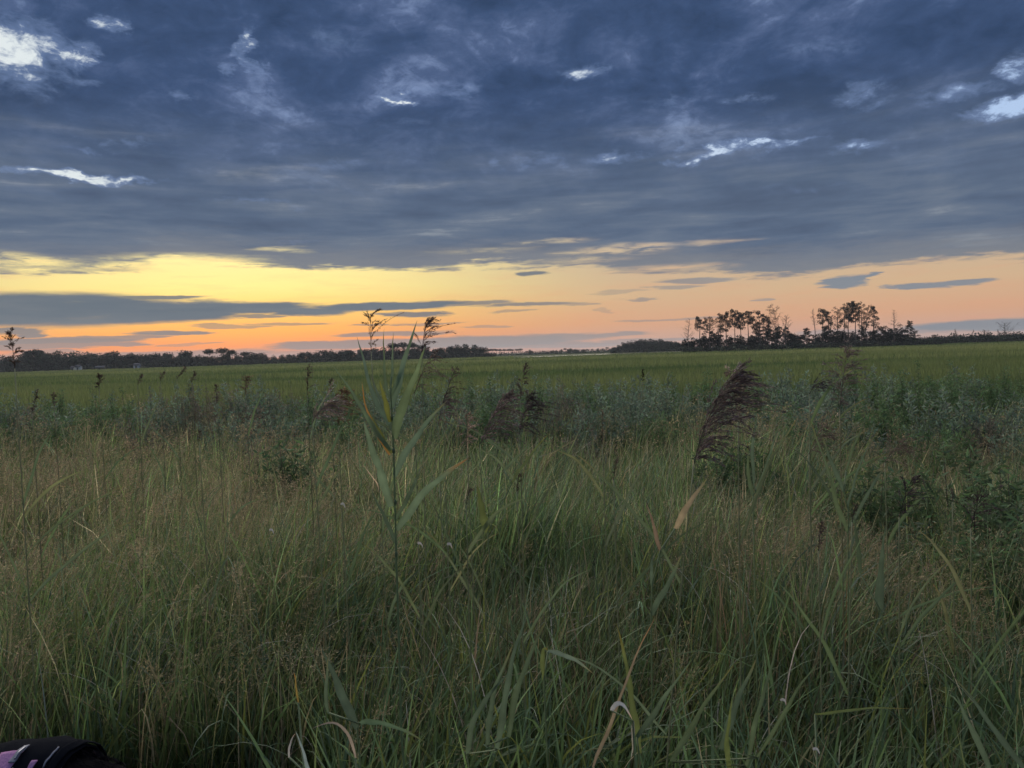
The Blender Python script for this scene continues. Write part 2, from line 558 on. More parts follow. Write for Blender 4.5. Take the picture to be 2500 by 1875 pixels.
# ------------------------------------------------------------------ ground and water
def build_ground():
    ys = np.concatenate([np.linspace(-12, 1, 6), np.linspace(2, 8.5, 27), np.linspace(10, 60, 16), np.geomspace(80, 3000, 22)])
    xs = np.concatenate([-np.geomspace(3000, 12, 22), np.linspace(-9, 9, 19), np.geomspace(12, 3000, 22)])
    X, Y = np.meshgrid(xs, ys, indexing='ij')
    Zc = ground_z(X, Y)
    Zc = Zc + np.where((Y < 40) & (abs(X) < 40), 0.03 * (VNoise(3)(X * .9, Y * .9) - .5), 0)
    V = np.stack([X, Y, Zc], -1).reshape(-1, 3)
    nx, ny = len(xs), len(ys)
    i, j = np.meshgrid(np.arange(nx - 1), np.arange(ny - 1), indexing='ij')
    a = (i * ny + j).ravel()
    T = np.concatenate([np.stack([a, a + ny, a + ny + 1], 1), np.stack([a, a + ny + 1, a + 1], 1)])
    m = bpy.data.materials.new('marsh_ground')
    m.use_nodes = True
    m.node_tree.nodes.clear()
    k = NT(m.node_tree)
    tc = k.n('ShaderNodeTexCoord')
    p = tc.outputs['Object']
    s = k.n('ShaderNodeSeparateXYZ')
    k.put(s.inputs[0], p)
    n1 = k.noise(k.V('MULTIPLY', p, (0.012, 0.05, 1)), 1.0, 6, 0.6, 0.4)
    n2 = k.noise(k.V('MULTIPLY', p, (0.05, 0.16, 1)), 1.0, 5, 0.6)
    n3 = k.noise(p, 18.0, 5, 0.6)
    g = k.mix(k.MR(n1, 0.35, 0.66), (0.060, 0.085, 0.026), (0.125, 0.135, 0.045))
    g = k.mix(k.MR(n2, 0.3, 0.75, 0.0, 0.45), g, (0.050, 0.072, 0.028))
    soil = k.mix(n3, (0.018, 0.016, 0.011), (0.05, 0.045, 0.03))
    c = k.mix(k.MR(s.outputs[1], 20.0, 34.0), soil, g)
    b = k.n('ShaderNodeBsdfPrincipled')
    k.put(b.inputs['Base Color'], c)
    b.inputs['Roughness'].default_value = 0.95
    b.inputs['Specular IOR Level'].default_value = 0.05
    bp = k.n('ShaderNodeBump')
    bp.inputs['Strength'].default_value = 0.5
    bp.inputs['Distance'].default_value = 0.3
    k.put(bp.inputs['Height'], k.noise(p, 2.5, 6, 0.7))
    k.put(b.inputs['Normal'], bp.outputs[0])
    out = k.n('ShaderNodeOutputMaterial')
    k.t.links.new(b.outputs[0], out.inputs[0])
    o = obj('ground', mesh_of('ground', V, T, smooth=True), m)
    tag(o, kind='structure')


def build_water():
    z = -0.36 + 0.03
    rim = [(1262, 322), (1330, 336), (1480, 352), (1650, 366), (1690, 400), (1560, 396), (1400, 378), (1290, 350)]
    P = []
    for px, dep in rim:
        q = at(px, 860, dep)
        P.append((q.x, dep, z))
    n = len(P)
    c = np.mean(P, 0)
    V = [c] + P
    T = [(0, i + 1, (i + 1) % n + 1) for i in range(n)]
    m = bpy.data.materials.new('creek_water')
    m.use_nodes = True
    m.node_tree.nodes.clear()
    k = NT(m.node_tree)
    tc = k.n('ShaderNodeTexCoord')
    b = k.n('ShaderNodeBsdfPrincipled')
    b.inputs['Base Color'].default_value = (0.03, 0.035, 0.03, 1)
    b.inputs['Roughness'].default_value = 0.06
    b.inputs['IOR'].default_value = 1.33
    bp = k.n('ShaderNodeBump')
    bp.inputs['Strength'].default_value = 0.05
    k.put(bp.inputs['Height'], k.noise(tc.outputs['Object'], 3.0, 4, 0.6))
    k.put(b.inputs['Normal'], bp.outputs[0])
    out = k.n('ShaderNodeOutputMaterial')
    k.t.links.new(b.outputs[0], out.inputs[0])
    tag(obj('water', mesh_of('water', V, T), m), kind='structure')


build_ground()
build_water()
ZF = -0.36


def gpt(px, depth, z=ZF):
    """ground point below pixel column px at that depth"""
    q = at(px, 862 - 0.0312 * (px - 1250), depth)
    return Vector((q.x, depth, z))


# ------------------------------------------------------------------ far woods
DARK = np.array([0.050, 0.062, 0.046])
BARK = np.array([0.085, 0.075, 0.065])


def crown_geo(rng, h, w, base_frac, n_clump, n_leaf, leaf, col, flat=0.75, jag=0.16):
    g = Geo()
    zc = h * (base_frac + (1 - base_frac) * .5)
    hz = h * (1 - base_frac) * .5
    lobes = []
    for _ in range(n_clump):
        u = norm(rng.normal(size=3))
        r = rng.random() ** .5
        lobes.append((np.array([u[0] * w * .5 * r, u[1] * w * .5 * r, zc + u[2] * hz * r * .92]), w * rng.uniform(.15, .27)))
    lobes.append((np.array([0, 0, h - w * .18]), w * .22))
    for c, r in lobes:
        u = norm(rng.normal(size=(n_leaf, 3)))
        u[:, 2] *= flat
        P = c + u * r * (rng.random((n_leaf, 1)) ** .35) * (1 + rng.normal(0, jag, (n_leaf, 1)))
        slivers(g, P, u + rng.normal(0, .6, (n_leaf, 3)), leaf * rng.uniform(.6, 1.4, n_leaf), leaf * .6, tinted(col * rng.uniform(.75, 1.3), n_leaf, rng, .25), rng)
    return g


def far_proto(kind, rng):
    """crown and trunk meshes of a far tree: round, flat, umbrella pine or a low bush"""
    if kind == 'round':
        h, w, bf = rng.uniform(8.5, 11), rng.uniform(8, 10.5), .08
        g = crown_geo(rng, h, w, bf, 22, 60, 1.0, DARK)
    elif kind == 'umbrella':
        h, w, bf = rng.uniform(12.5, 14.5), rng.uniform(8, 10), .68
        g = crown_geo(rng, h, w, bf, 15, 55, .85, DARK * 1.05, .5)
    elif kind == 'tall':
        h, w, bf = rng.uniform(10, 12), rng.uniform(6, 8), .22
        g = crown_geo(rng, h, w, bf, 20, 55, .9, DARK)
    else:
        h, w, bf = rng.uniform(3.2, 4.5), rng.uniform(6, 8), .0
        g = crown_geo(rng, h, w, bf, 14, 50, .75, DARK * 1.15)
    t = Geo()
    top = h * (bf + (1 - bf) * .6)
    tube(t, [(0, 0, -.1), (rng.uniform(-.3, .3), 0, top * .5), (rng.uniform(-.5, .5), 0, top)], [.26, .2, .08], BARK, 5)
    if kind in ('umbrella', 'tall'):
        for _ in range(6):
            a = rng.uniform(0, 2 * PI)
            z0 = rng.uniform(bf * .8, bf + .2) * h
            tube(t, curve_pts((0, 0, z0), (math.cos(a) * w * .2, math.sin(a) * w * .2, z0 + .6), (math.cos(a) * w * .38, math.sin(a) * w * .38, z0 + 2.0), 4), [.12, .09, .06, .03], BARK, 4)
    return g.mesh('crown'), t.mesh('trunk'), h


PROTOS = {kd: [far_proto(kd, RNG) for _ in range(n)] for kd, n in (('round', 5), ('umbrella', 3), ('tall', 3), ('bush', 4))}


def far_tree(kind, px, depth, top_py, rng, label, group, cat='tree', name='woodland_tree', wscale=1.0):
    cm, tm, h = PROTOS[kind][rng.integers(len(PROTOS[kind]))]
    p = gpt(px, depth)
    want = max(1.5, at(px, top_py, depth).z - ZF)
    sz = want / h
    e = empty(name, p, label, cat, group)
    e.scale = (sz * wscale * rng.uniform(.9, 1.15), sz * wscale * rng.uniform(.9, 1.15), sz)
    e.rotation_euler.z = rng.uniform(0, 2 * PI)
    obj('crown', cm, M_TREE, e)
    obj('trunk', tm, M_BARK, e)
    return e


def interp(pts, x):
    return float(np.interp(x, [p[0] for p in pts], [p[1] for p in pts]))


def build_woods():
    rng = np.random.default_rng(5)
    # skyline of the long wood on the left, as photographed
    sky_l = [(-150, 872), (0, 870), (40, 868), (60, 866), (110, 860), (150, 862), (200, 861), (225, 858), (238, 866), (255, 862), (280, 860), (292, 868), (320, 866), (340, 863),
             (372, 863), (400, 862), (420, 866), (440, 858), (470, 861), (485, 868), (520, 866), (560, 864), (590, 862), (604, 860), (640, 864), (700, 866),
             (740, 858), (790, 856), (845, 852), (870, 858), (890, 852), (935, 848), (970, 848), (1030, 848), (1060, 850), (1085, 848),
             (1100, 844), (1130, 841), (1160, 842), (1185, 850), (1200, 856)]
    lab = 'dark leafy tree in the long far wood along the meadow edge on the left'
    grp = 'trees of the long far wood'
    x = -170.0
    while x < 1195:
        dep = 395 + (30 if x > 600 else 0) + rng.uniform(-6, 10)
        far_tree('round' if rng.random() < .75 else 'tall', x, dep, interp(sky_l, x) + rng.uniform(-1, 3), rng, lab, grp)
        x += rng.uniform(13, 24)
    x = -160.0
    while x < 1190:
        far_tree('round', x, 382 + (28 if x > 600 else 0) + rng.uniform(-3, 5), interp(sky_l, x) + rng.uniform(9, 18), rng,
                 'lower dark tree at the front of the long far wood on the left', 'front trees of the long far wood', wscale=1.1)
        x += rng.uniform(13, 22)
    for px, ty, l in ((75, 854, 'flat topped pine standing just above the wood, beside the tall reed at far left'),
                      (98, 853, 'second flat topped pine above the wood near far left, right of its twin'),
                      (512, 853, 'first of three umbrella pines rising from the wood, leftmost and lowest'),
                      (542, 850, 'tallest of three umbrella pines rising from the middle of the left wood'),
                      (568, 854, 'third umbrella pine in the left wood, right of the tallest'),
                      (600, 859, 'lone small umbrella pine right of the three in the left wood'),
                      (958, 838, 'umbrella pine behind the big reed, left end of the tall clump'),
                      (985, 836, 'umbrella pine behind the big reed, second of the tall clump'),
                      (1008, 837, 'umbrella pine behind the big reed, third of the tall clump'),
                      (1026, 842, 'umbrella pine behind the big reed, right end of the tall clump')):
        far_tree('umbrella', px, 392 if px < 700 else 415, ty, rng, l, 'umbrella pines over the wood', name='umbrella_pine')
    # thin row in the centre, then the round wood
    sky_c = [(1195, 852), (1230, 851), (1270, 852), (1279, 858), (1290, 854), (1310, 858), (1340, 856), (1370, 851), (1395, 850), (1420, 852), (1440, 850), (1470, 848), (1500, 848), (1512, 842),
             (1530, 835), (1560, 832), (1600, 830), (1640, 833), (1665, 838), (1700, 842)]
    x = 1195.0
    while x < 1275:
        far_tree('umbrella', x, 600 + rng.uniform(-5, 8), interp(sky_c, x) + rng.uniform(-1, 2), rng, 'small umbrella pine in the thin far row left of the water strip', 'pines of the thin far row')
        x += rng.uniform(7, 11)
    x = 1285.0
    while x < 1520:
        far_tree(['round', 'umbrella', 'tall'][rng.choice(3, p=[.55, .25, .2])], x, 590 + rng.uniform(-8, 8), interp(sky_c, x) + rng.uniform(-1, 3), rng,
                 'small dark tree in the low far row behind the water strip', 'trees of the low far row', wscale=.9)
        x += rng.uniform(8, 14)
    x = 1500.0
    while x < 1690:
        far_tree('round', x, 470 + rng.uniform(-6, 8), interp(sky_c, x) + rng.uniform(-1, 2), rng, 'dark tree of the rounded wood left of the pine grove', 'trees of the rounded wood')
        x += rng.uniform(9, 15)
    x = 1515.0
    while x < 1690:
        far_tree('round', x, 458 + rng.uniform(-4, 4), interp(sky_c, x) + rng.uniform(7, 13), rng, 'lower tree at the front of the rounded wood left of the grove', 'front trees of the rounded wood')
        x += rng.uniform(12, 18)
    # low scrub right of the grove
    sky_r = [(2215, 822), (2260, 822), (2300, 820), (2350, 818), (2400, 816), (2440, 818), (2480, 814), (2520, 812), (2700, 806)]
    x = 2200.0
    while x < 2680:
        far_tree('bush', x, 330 + rng.uniform(-10, 10), interp(sky_r, x) + rng.uniform(-1, 3), rng, 'low dark bush in the scrub line right of the pine grove', 'bushes of the far scrub line', 'bush', 'scrub_bush')
        x += rng.uniform(12, 19)
    # scrub at the feet of the woods, which reads as one mass
    g = Geo()
    for x0, x1, dep, hh in ((-180, 620, 374, 2.2), (600, 1210, 400, 2.0), (1190, 1530, 575, 2.6), (1490, 1700, 450, 2.0), (2190, 2700, 318, 2.2)):
        n = int((x1 - x0) * 9)
        px = rng.uniform(x0, x1, n)
        a = gpt(x0, dep)
        b = gpt(x1, dep)
        t = (px - x0) / (x1 - x0)
        P = np.stack([a.x + (b.x - a.x) * t, dep + rng.uniform(-3, 3, n), ZF + hh * rng.random(n) ** 1.6], 1)
        slivers(g, P, rng.normal(size=(n, 3)) + (0, 0, .5), rng.uniform(.5, 1.2, n), .6, tinted((.050, .060, .044), n, rng, .25), rng)
    tag(g.build('undergrowth', M_TREE), 'dark low undergrowth along the foot of the far woods', 'undergrowth', kind='stuff')


build_woods()


# ------------------------------------------------------------------ pine grove
def pine(px, top_py, depth, crown_w, style, seed, label, bend=0.0, crown_frac=.45, base_py=None):
    """a tall marsh pine: tapered trunk, ascending limbs, tufts of needles. crown_w in photo pixels"""
    rng = np.random.default_rng(seed)
    p = gpt(px, depth)
    H = at(px, top_py, depth).z - ZF
    W = crown_w / IF * depth
    e = empty('pine_tree' if style != 'bare' else 'dead_tree', p, label, 'tree', 'tall trees of the grove')
    t, c = Geo(), Geo()
    kx = rng.normal(0, .35, 2)
    axis = lambda s: np.array([bend * s * s + kx[0] * math.sin(s * 4), kx[1] * math.sin(s * 3.3), s * H])
    ss = np.linspace(0, 1 if style == 'bare' else .97, 12)
    r0 = rng.uniform(.17, .24)
    barkc = BARK * (1.6 if style == 'bare' else 1.0) * rng.uniform(.85, 1.3)
    tube(t, [axis(s) for s in ss], r0 * (1 - .85 * ss) + .02, barkc, 6)
    nb = {'full': 30, 'sparse': 26, 'umbrella': 22, 'bare': 24, 'vase': 26, 'tiered': 26}[style]
    for i in range(nb):
        q = (i + rng.random()) / nb
        s = 1 - crown_frac * (1 - q) if style != 'bare' else 1 - crown_frac * (1 - q) * .95
        a = rng.uniform(0, 2 * PI)
        if style == 'umbrella':
            reach = W * .5 * (.5 + .5 * math.sin(PI * min(1, q * .9 + .1)))
            up = .25
        elif style == 'vase':
            reach = W * .5 * (.35 + .65 * q) * (1.0 if q < .9 else .6)
            up = 1.2
        elif style == 'tiered':
            reach = W * .5 * (1.1 - .8 * q)
            up = .12
        elif style == 'bare':
            reach = W * .5 * (1.1 - .75 * q)
            up = .7
        else:
            reach = W * .5 * (.55 + .45 * math.sin(PI * (.15 + .75 * q)))
            up = .35
        reach *= rng.uniform(.55, 1.15)
        o = axis(s)
        d = np.array([math.cos(a), math.sin(a), 0])
        end = o + d * reach + np.array([0, 0, reach * up * rng.uniform(.5, 1.3)])
        mid = o + d * reach * .55 + np.array([0, 0, reach * up * .15])
        bp = curve_pts(o, mid, end, 5)
        tube(t, bp, np.linspace(.07, .018, 5) * (1.1 if style != 'bare' else 1), barkc, 4)
        tw = 2 if style in ('full', 'umbrella', 'tiered') else 4
        for _ in range(tw):
            b0 = bp[rng.integers(2, 5)]
            e2 = b0 + norm(d + rng.normal(0, .7, 3) + (0, 0, up * .6)) * reach * rng.uniform(.25, .5)
            tube(t, [b0, (b0 + e2) / 2 + rng.normal(0, .05, 3), e2], [.035, .025, .012], barkc, 3)
            if style in ('bare',):
                continue
            n = {'full': 24, 'sparse': 11, 'umbrella': 26, 'vase': 6, 'tiered': 24}[style]
            r = rng.uniform(.2, .4)
            u = norm(rng.normal(size=(n, 3)))
            u[:, 2] *= .7
            slivers(c, e2 + u * r * .7, u + (0, 0, .35), rng.uniform(.28, .5, n), .12, tinted(DARK * .55, n, rng, .25), rng)
        if style in ('full', 'umbrella', 'tiered') or (style in ('sparse', 'vase') and rng.random() < .55):
            n = 50 if style in ('full', 'umbrella', 'tiered') else 20
            r = rng.uniform(.3, .6)
            u = norm(rng.normal(size=(n, 3)))
            u[:, 2] *= .6
            slivers(c, bp[4] + u * r * .8, u + (0, 0, .3), rng.uniform(.32, .55, n), .14, tinted(DARK * rng.uniform(.45, .7), n, rng, .25), rng)
    # a few dead stubs on the bare stem
    for _ in range(5):
        s = rng.uniform(.25, 1 - crown_frac)
        a = rng.uniform(0, 2 * PI)
        o = axis(s)
        L = rng.uniform(.5, 1.6)
        tube(t, [o, o + np.array([math.cos(a), math.sin(a), .25]) * L], [.04, .012], barkc, 3)
    t.build('trunk', M_BARK, e)
    if c.n:
        c.build('crown', M_TREE, e)
    return e


def grove_bush(px, top_py, depth, w_px, kind, seed, label):
    rng = np.random.default_rng(seed)
    p = gpt(px, depth)
    H = at(px, top_py, depth).z - ZF
    W = w_px / IF * depth
    e = empty('cedar_tree', p, label, 'tree', 'dark cedars and bushes of the grove')
    t, c = Geo(), Geo()
    tube(t, [(0, 0, -.1), (.05, 0, H * .5), (0, .05, H * .93)], [.16, .1, .03], BARK, 5)
    if kind == 'spire':
        for i in range(46):
            q = (i + rng.random()) / 46
            a = rng.uniform(0, 2 * PI)
            reach = W * .62 * (1 - q) ** .8 * rng.uniform(.75, 1.15) + .25
            z0 = H * (.04 + .94 * q)
            d = np.array([math.cos(a), math.sin(a), 0])
            tube(t, [(0, 0, z0), d * reach * .6 + (0, 0, z0 + .1), d * reach + (0, 0, z0 + .15)], [.05, .03, .012], BARK, 3)
            n = int(26 + 60 * (1 - q))
            f = rng.uniform(.25, 1.05, n)[:, None]
            P = d * reach * f + np.array([0, 0, z0 + .1]) + rng.normal(0, .22, (n, 3)) * (1, 1, .45)
            slivers(c, P, d + rng.normal(0, .45, (n, 3)) + (0, 0, .1), rng.uniform(.35, .7, n), .22, tinted(DARK * .5, n, rng, .25), rng)
    else:
        for i in range(46):
            u = norm(rng.normal(size=3))
            rr = rng.random() ** .5
            o = np.array([u[0] * W * .5 * rr, u[1] * W * .4 * rr, H * (.5 + .46 * u[2] * rr)])
            tube(t, curve_pts((0, 0, H * .15), (o[0] * .4, o[1] * .4, o[2] * .7), o, 4), [.06, .045, .03, .012], BARK, 3)
            n = 42
            v = norm(rng.normal(size=(n, 3)))
            v[:, 2] *= .55
            slivers(c, o + v * rng.uniform(.5, .95) * (rng.random((n, 1)) ** .4), v + rng.normal(0, .5, (n, 3)) + (0, 0, .2), rng.uniform(.35, .75, n), .26, tinted(DARK * rng.uniform(.4, .65), n, rng, .25), rng)
    t.build('trunk', M_BARK, e)
    c.build('crown', M_TREE, e)
    return e


def build_grove():
    X = lambda u: 1600 + u / 3.16
    Yp = lambda v: 700 + v / 3.16
    D0 = 285
    rows = [  # u, top v, crown width in u, style, crown fraction, bend, label
        (262, 250, 110, 'bare', .75, 0, 'bare branched dead tree at the left end of the pine grove'),
        (346, 244, 74, 'umbrella', .34, 0, 'slim pine with a small flat crown, second from the grove left end'),
        (416, 240, 70, 'sparse', .45, .6, 'thin crowned pine between the slim flat pine and the dense group'),
        (492, 216, 66, 'sparse', .5, .8, 'leaning pine at the left edge of the dense pine group'),
        (545, 205, 72, 'full', .5, 0, 'dense dark pine with a long crown in the left pine group'),
        (618, 188, 72, 'full', .4, 0, 'tallest pine of the left group with clear stem below its crown'),
        (656, 212, 56, 'full', .42, 0, 'pine with a pale bare stem close behind the tallest left one'),
        (712, 197, 80, 'umbrella', .32, 0, 'pine with a round umbrella crown and two gaps of sky beside it'),
        (762, 250, 44, 'sparse', .5, 0, 'small thin pine right of the round umbrella crown'),
        (806, 195, 78, 'full', .6, 0, 'broad dense pine on the right side of the left group'),
        (850, 238, 70, 'full', .6, .5, 'shorter bushy pine leaning against the broad dense one'),
        (926, 182, 112, 'vase', .62, 0, 'vase shaped half bare tree with fine upright twigs'),
        (1012, 222, 104, 'bare', .45, 0, 'dead tree with a flat spread of bare branches beside the gap'),
        (1224, 180, 70, 'bare', .42, 0, 'tall lone dead stem with few twigs standing in the gap'),
        (1302, 175, 84, 'umbrella', .4, -.5, 'pine with a dark flat head at the left of the right group'),
        (1328, 190, 50, 'sparse', .5, 0, 'pale stemmed thin pine under the dark flat head'),
        (1358, 225, 24, 'bare', .4, 0, 'slender dead pole between two pines of the right group'),
        (1410, 168, 88, 'sparse', .55, 0, 'broad airy pine left of the tallest pines'),
        (1462, 142, 60, 'sparse', .55, .4, 'airy tall pine touching the highest crown from its left'),
        (1500, 125, 66, 'full', .42, 0, 'highest pine of the grove with a dark round top'),
        (1552, 126, 76, 'full', .45, 0, 'dense dark pine just right of the highest one'),
        (1592, 148, 54, 'sparse', .55, 0, 'half bare pine behind the dense dark top'),
        (1636, 162, 60, 'vase', .6, 0, 'thin twiggy pine second from the right of the tall group'),
        (1690, 152, 88, 'tiered', .55, 0, 'rightmost tall pine with layered tiers of needles'),
        (1842, 182, 62, 'bare', .5, 0, 'lone dead stem standing over the dark cedars at right'),
    ]
    for i, (u, v, w, st, cf, bd, l) in enumerate(rows):
        pine(X(u), Yp(v), D0 + (i * 37 % 9) - 4, w / 3.16, st, 100 + i, l, bd, cf)
    bushes = [(235, 405, 90, 'round', 'rounded bush at the left foot of the grove'),
              (300, 385, 110, 'round', 'dark bush under the bare tree at the grove left end'),
              (385, 352, 110, 'round', 'dark bush under the slim flat crowned pine'),
              (440, 345, 70, 'spire', 'pointed cedar under the thin crowned pine'),
              (490, 345, 80, 'round', 'dark bush at the feet of the leaning pine'),
              (580, 375, 120, 'round', 'dark bush at the feet of the dense long crowned pine'),
              (655, 372, 80, 'round', 'dark bush left of the bright gap between stems'),
              (745, 380, 90, 'round', 'dark bush right of the bright gap between stems'),
              (800, 350, 110, 'round', 'dark bush beneath the broad dense pine'),
              (880, 325, 90, 'spire', 'pointed dark cedar beside the broad dense pine'),
              (935, 300, 100, 'round', 'thick dark growth round the stem of the vase shaped tree'),
              (1005, 310, 90, 'spire', 'pointed cedar beneath the flat dead branches'),
              (1050, 345, 80, 'round', 'dark bush on the left side of the grove gap'),
              (1105, 375, 60, 'round', 'low bush in the gap of the grove'),
              (1165, 320, 110, 'spire', 'layered cedar standing alone in the grove gap'),
              (1250, 365, 80, 'round', 'low dark bush at the foot of the lone dead stem'),
              (1310, 300, 80, 'round', 'dark growth at the feet of the flat headed pine'),
              (1375, 330, 90, 'round', 'dark bush below the slender dead pole'),
              (1440, 330, 110, 'round', 'dark bush below the broad airy pine'),
              (1520, 335, 100, 'round', 'dark bush below the highest pine'),
              (1590, 318, 90, 'spire', 'pointed cedar below the dense dark pine'),
              (1690, 312, 110, 'round', 'big dark bush below the rightmost tall pine'),
              (1760, 300, 110, 'round', 'wide dark cedar left of the lone dead stem'),
              (1815, 305, 80, 'round', 'dark cedar close behind the lone dead stem'),
              (1890, 295, 90, 'round', 'dark cedar between the dead stem and the pointed fir'),
              (1965, 265, 110, 'spire', 'pointed fir shaped cedar at the right end of the grove')]
    for i, (u, v, w, kd, l) in enumerate(bushes):
        grove_bush(X(u), Yp(v), D0 + 3 + (i * 5 % 7) - 3, w / 3.16, kd, 300 + i, l)
    # skirt of low scrub before the grove
    rng = np.random.default_rng(8)
    g = Geo()
    n = 6000
    px = rng.uniform(1660, 2290, n)
    a, b = gpt(1660, 280), gpt(2290, 280)
    t = (px - 1660) / 630
    hh = 2.4 * (1 - .5 * np.abs(t - .4)) * (.7 + .6 * VNoise(4)(t * 40, t * 0))
    P = np.stack([a.x + (b.x - a.x) * t, 278 + rng.uniform(-3, 2, n), ZF + hh * rng.random(n) ** 1.3], 1)
    slivers(g, P, rng.normal(size=(n, 3)) + (0, 0, .6), rng.uniform(.4, .9, n), .4, tinted((.062, .072, .052), n, rng, .3), rng)
    tag(g.build('scrub_skirt', M_TREE), 'low grey green scrub along the foot of the pine grove', 'undergrowth', kind='stuff')
    # dead trees on the far right
    for i, (px, ty, w, l) in enumerate(((2333, 804, 10, 'thin dead pole rising from the far scrub, first right of the grove'), (2375, 805, 10, 'second thin dead pole over the far scrub'),
                                        (2404, 806, 26, 'small dead bush of bare twigs over the far scrub'), (2437, 805, 12, 'short dead pole left of the last bare tree'),
                                        (2453, 789, 44, 'last bare rounded tree over the scrub at far right'))):
        pine(px, ty, 322, w, 'bare', 500 + i, l, 0, .6)


build_grove()


# ------------------------------------------------------------------ small far buildings on the left
def hut(px, py, depth, w, d, h, wall, label):
    M_w = plain_mat('hut_paint', wall, .8, .2, 2.0, .1)
    M_r = plain_mat('hut_roof', (.10, .10, .11), .9, .1, 3.0, .2)
    p = gpt(px, depth)
    e = empty('hut', (p.x, depth, at(px, py, depth).z - h * .5 if False else ZF), label, 'hut', 'small huts before the wood')
    V = [(-w / 2, -d / 2, 0), (w / 2, -d / 2, 0), (w / 2, d / 2, 0), (-w / 2, d / 2, 0), (-w / 2, -d / 2, h), (w / 2, -d / 2, h), (w / 2, d / 2, h), (-w / 2, d / 2, h), (-w / 2, 0, h + d * .35), (w / 2, 0, h + d * .35)]
    F = [(0, 1, 5), (0, 5, 4), (1, 2, 6), (1, 6, 5), (2, 3, 7), (2, 7, 6), (3, 0, 4), (3, 4, 7), (4, 8, 7), (5, 6, 9)]
    obj('wall', mesh_of('wall', V, F), M_w, e)
    o_ = .25
    hh = h + d * .35 + .06
    z0 = h - .1
    V = [(-w / 2 - o_, -d / 2 - o_, z0), (w / 2 + o_, -d / 2 - o_, z0), (w / 2 + o_, 0, hh), (-w / 2 - o_, 0, hh), (w / 2 + o_, d / 2 + o_, z0), (-w / 2 - o_, d / 2 + o_, z0)]
    V += [(a, b, c - .12) for a, b, c in V]
    F = [(0, 1, 2), (0, 2, 3), (3, 2, 4), (3, 4, 5), (6, 8, 7), (6, 9, 8), (9, 10, 8), (9, 11, 10), (0, 6, 7), (0, 7, 1), (5, 4, 10), (5, 10, 11)]
    obj('roof', mesh_of('roof', V, F), M_r, e)
    V = [(-.45, -d / 2 - .03, .05), (.45, -d / 2 - .03, .05), (.45, -d / 2 - .03, h * .8), (-.45, -d / 2 - .03, h * .8)]
    obj('door', mesh_of('door', V, [(0, 1, 2), (0, 2, 3)]), M_r, e)
    return e


hut(178, 905, 366, 1.3, 1.6, 1.5, (.7, .7, .7), 'tiny white hut, leftmost of the two before the wood')
hut(192, 903, 366, 2.2, 2.0, 2.0, (.75, .75, .75), 'white hut beside the tiny one, before the wood at left')
hut(335, 897, 372, 2.6, 2.4, 1.9, (.72, .72, .74), 'lone white hut with grey roof before the middle of the left wood')
hut(245, 903, 368, 4.2, 2.2, 1.2, (.22, .19, .14), 'low tan hut between the white huts')

# ------------------------------------------------------------------ meadow
FN1, FN2, FN3 = VNoise(21), VNoise(22), VNoise(23)


def build_meadow():
    rng = np.random.default_rng(31)
    g = Geo()
    for y0, y1, n, h, wd, ns in ((18, 34, 26000, .62, .022, 3), (34, 70, 42000, .62, .045, 3), (70, 150, 46000, .62, .10, 2), (150, 390, 52000, .62, .24, 2)):
        y = np.sqrt(rng.uniform(y0 ** 2, y1 ** 2, n)) if y0 < 100 else rng.uniform(y0, y1, n)
        x = rng.uniform(-1, 1, n) * (y * .74 + 3)
        band = FN1(x * .02 + 3, y * .10) * .6 + FN2(x * .06, y * .30) * .4
        band2 = FN3(x * .012, y * .045 + 9)
        # keep the creek open
        keep = ~((y > 272 + 50 * np.clip((x / y * IF - 20) / 400, 0, 1)) & (x > (1255 - 1250) / IF * y) & (x < (1700 - 1250) / IF * y))
        x, y, band, band2 = x[keep], y[keep], band[keep], band2[keep]
        m = len(x)
        H = h * (.60 + .80 * band) * rng.uniform(.8, 1.12, m)
        base = np.stack([x, y, ground_z(x, y)], 1)
        c1, c2 = np.array([.085, .140, .052]), np.array([.270, .295, .115])
        col = c1 + (c2 - c1) * np.clip(band * 1.3 + band2 * .8 - .55, 0, 1)[:, None]
        col = col * np.exp(rng.normal(0, .08, (m, 1)))
        blades(g, base, H, rng.uniform(0, 2 * PI, m), rng.uniform(0, .25, m), rng.uniform(.1, .5, m), wd * rng.uniform(.7, 1.4, m), col, ns, rng.uniform(-.4, .4, m))
    tag(g.build('meadow_grass', M_FIELD), 'flat green marsh meadow of fine grass in paler and darker streaks', 'grass', kind='stuff')


build_meadow()

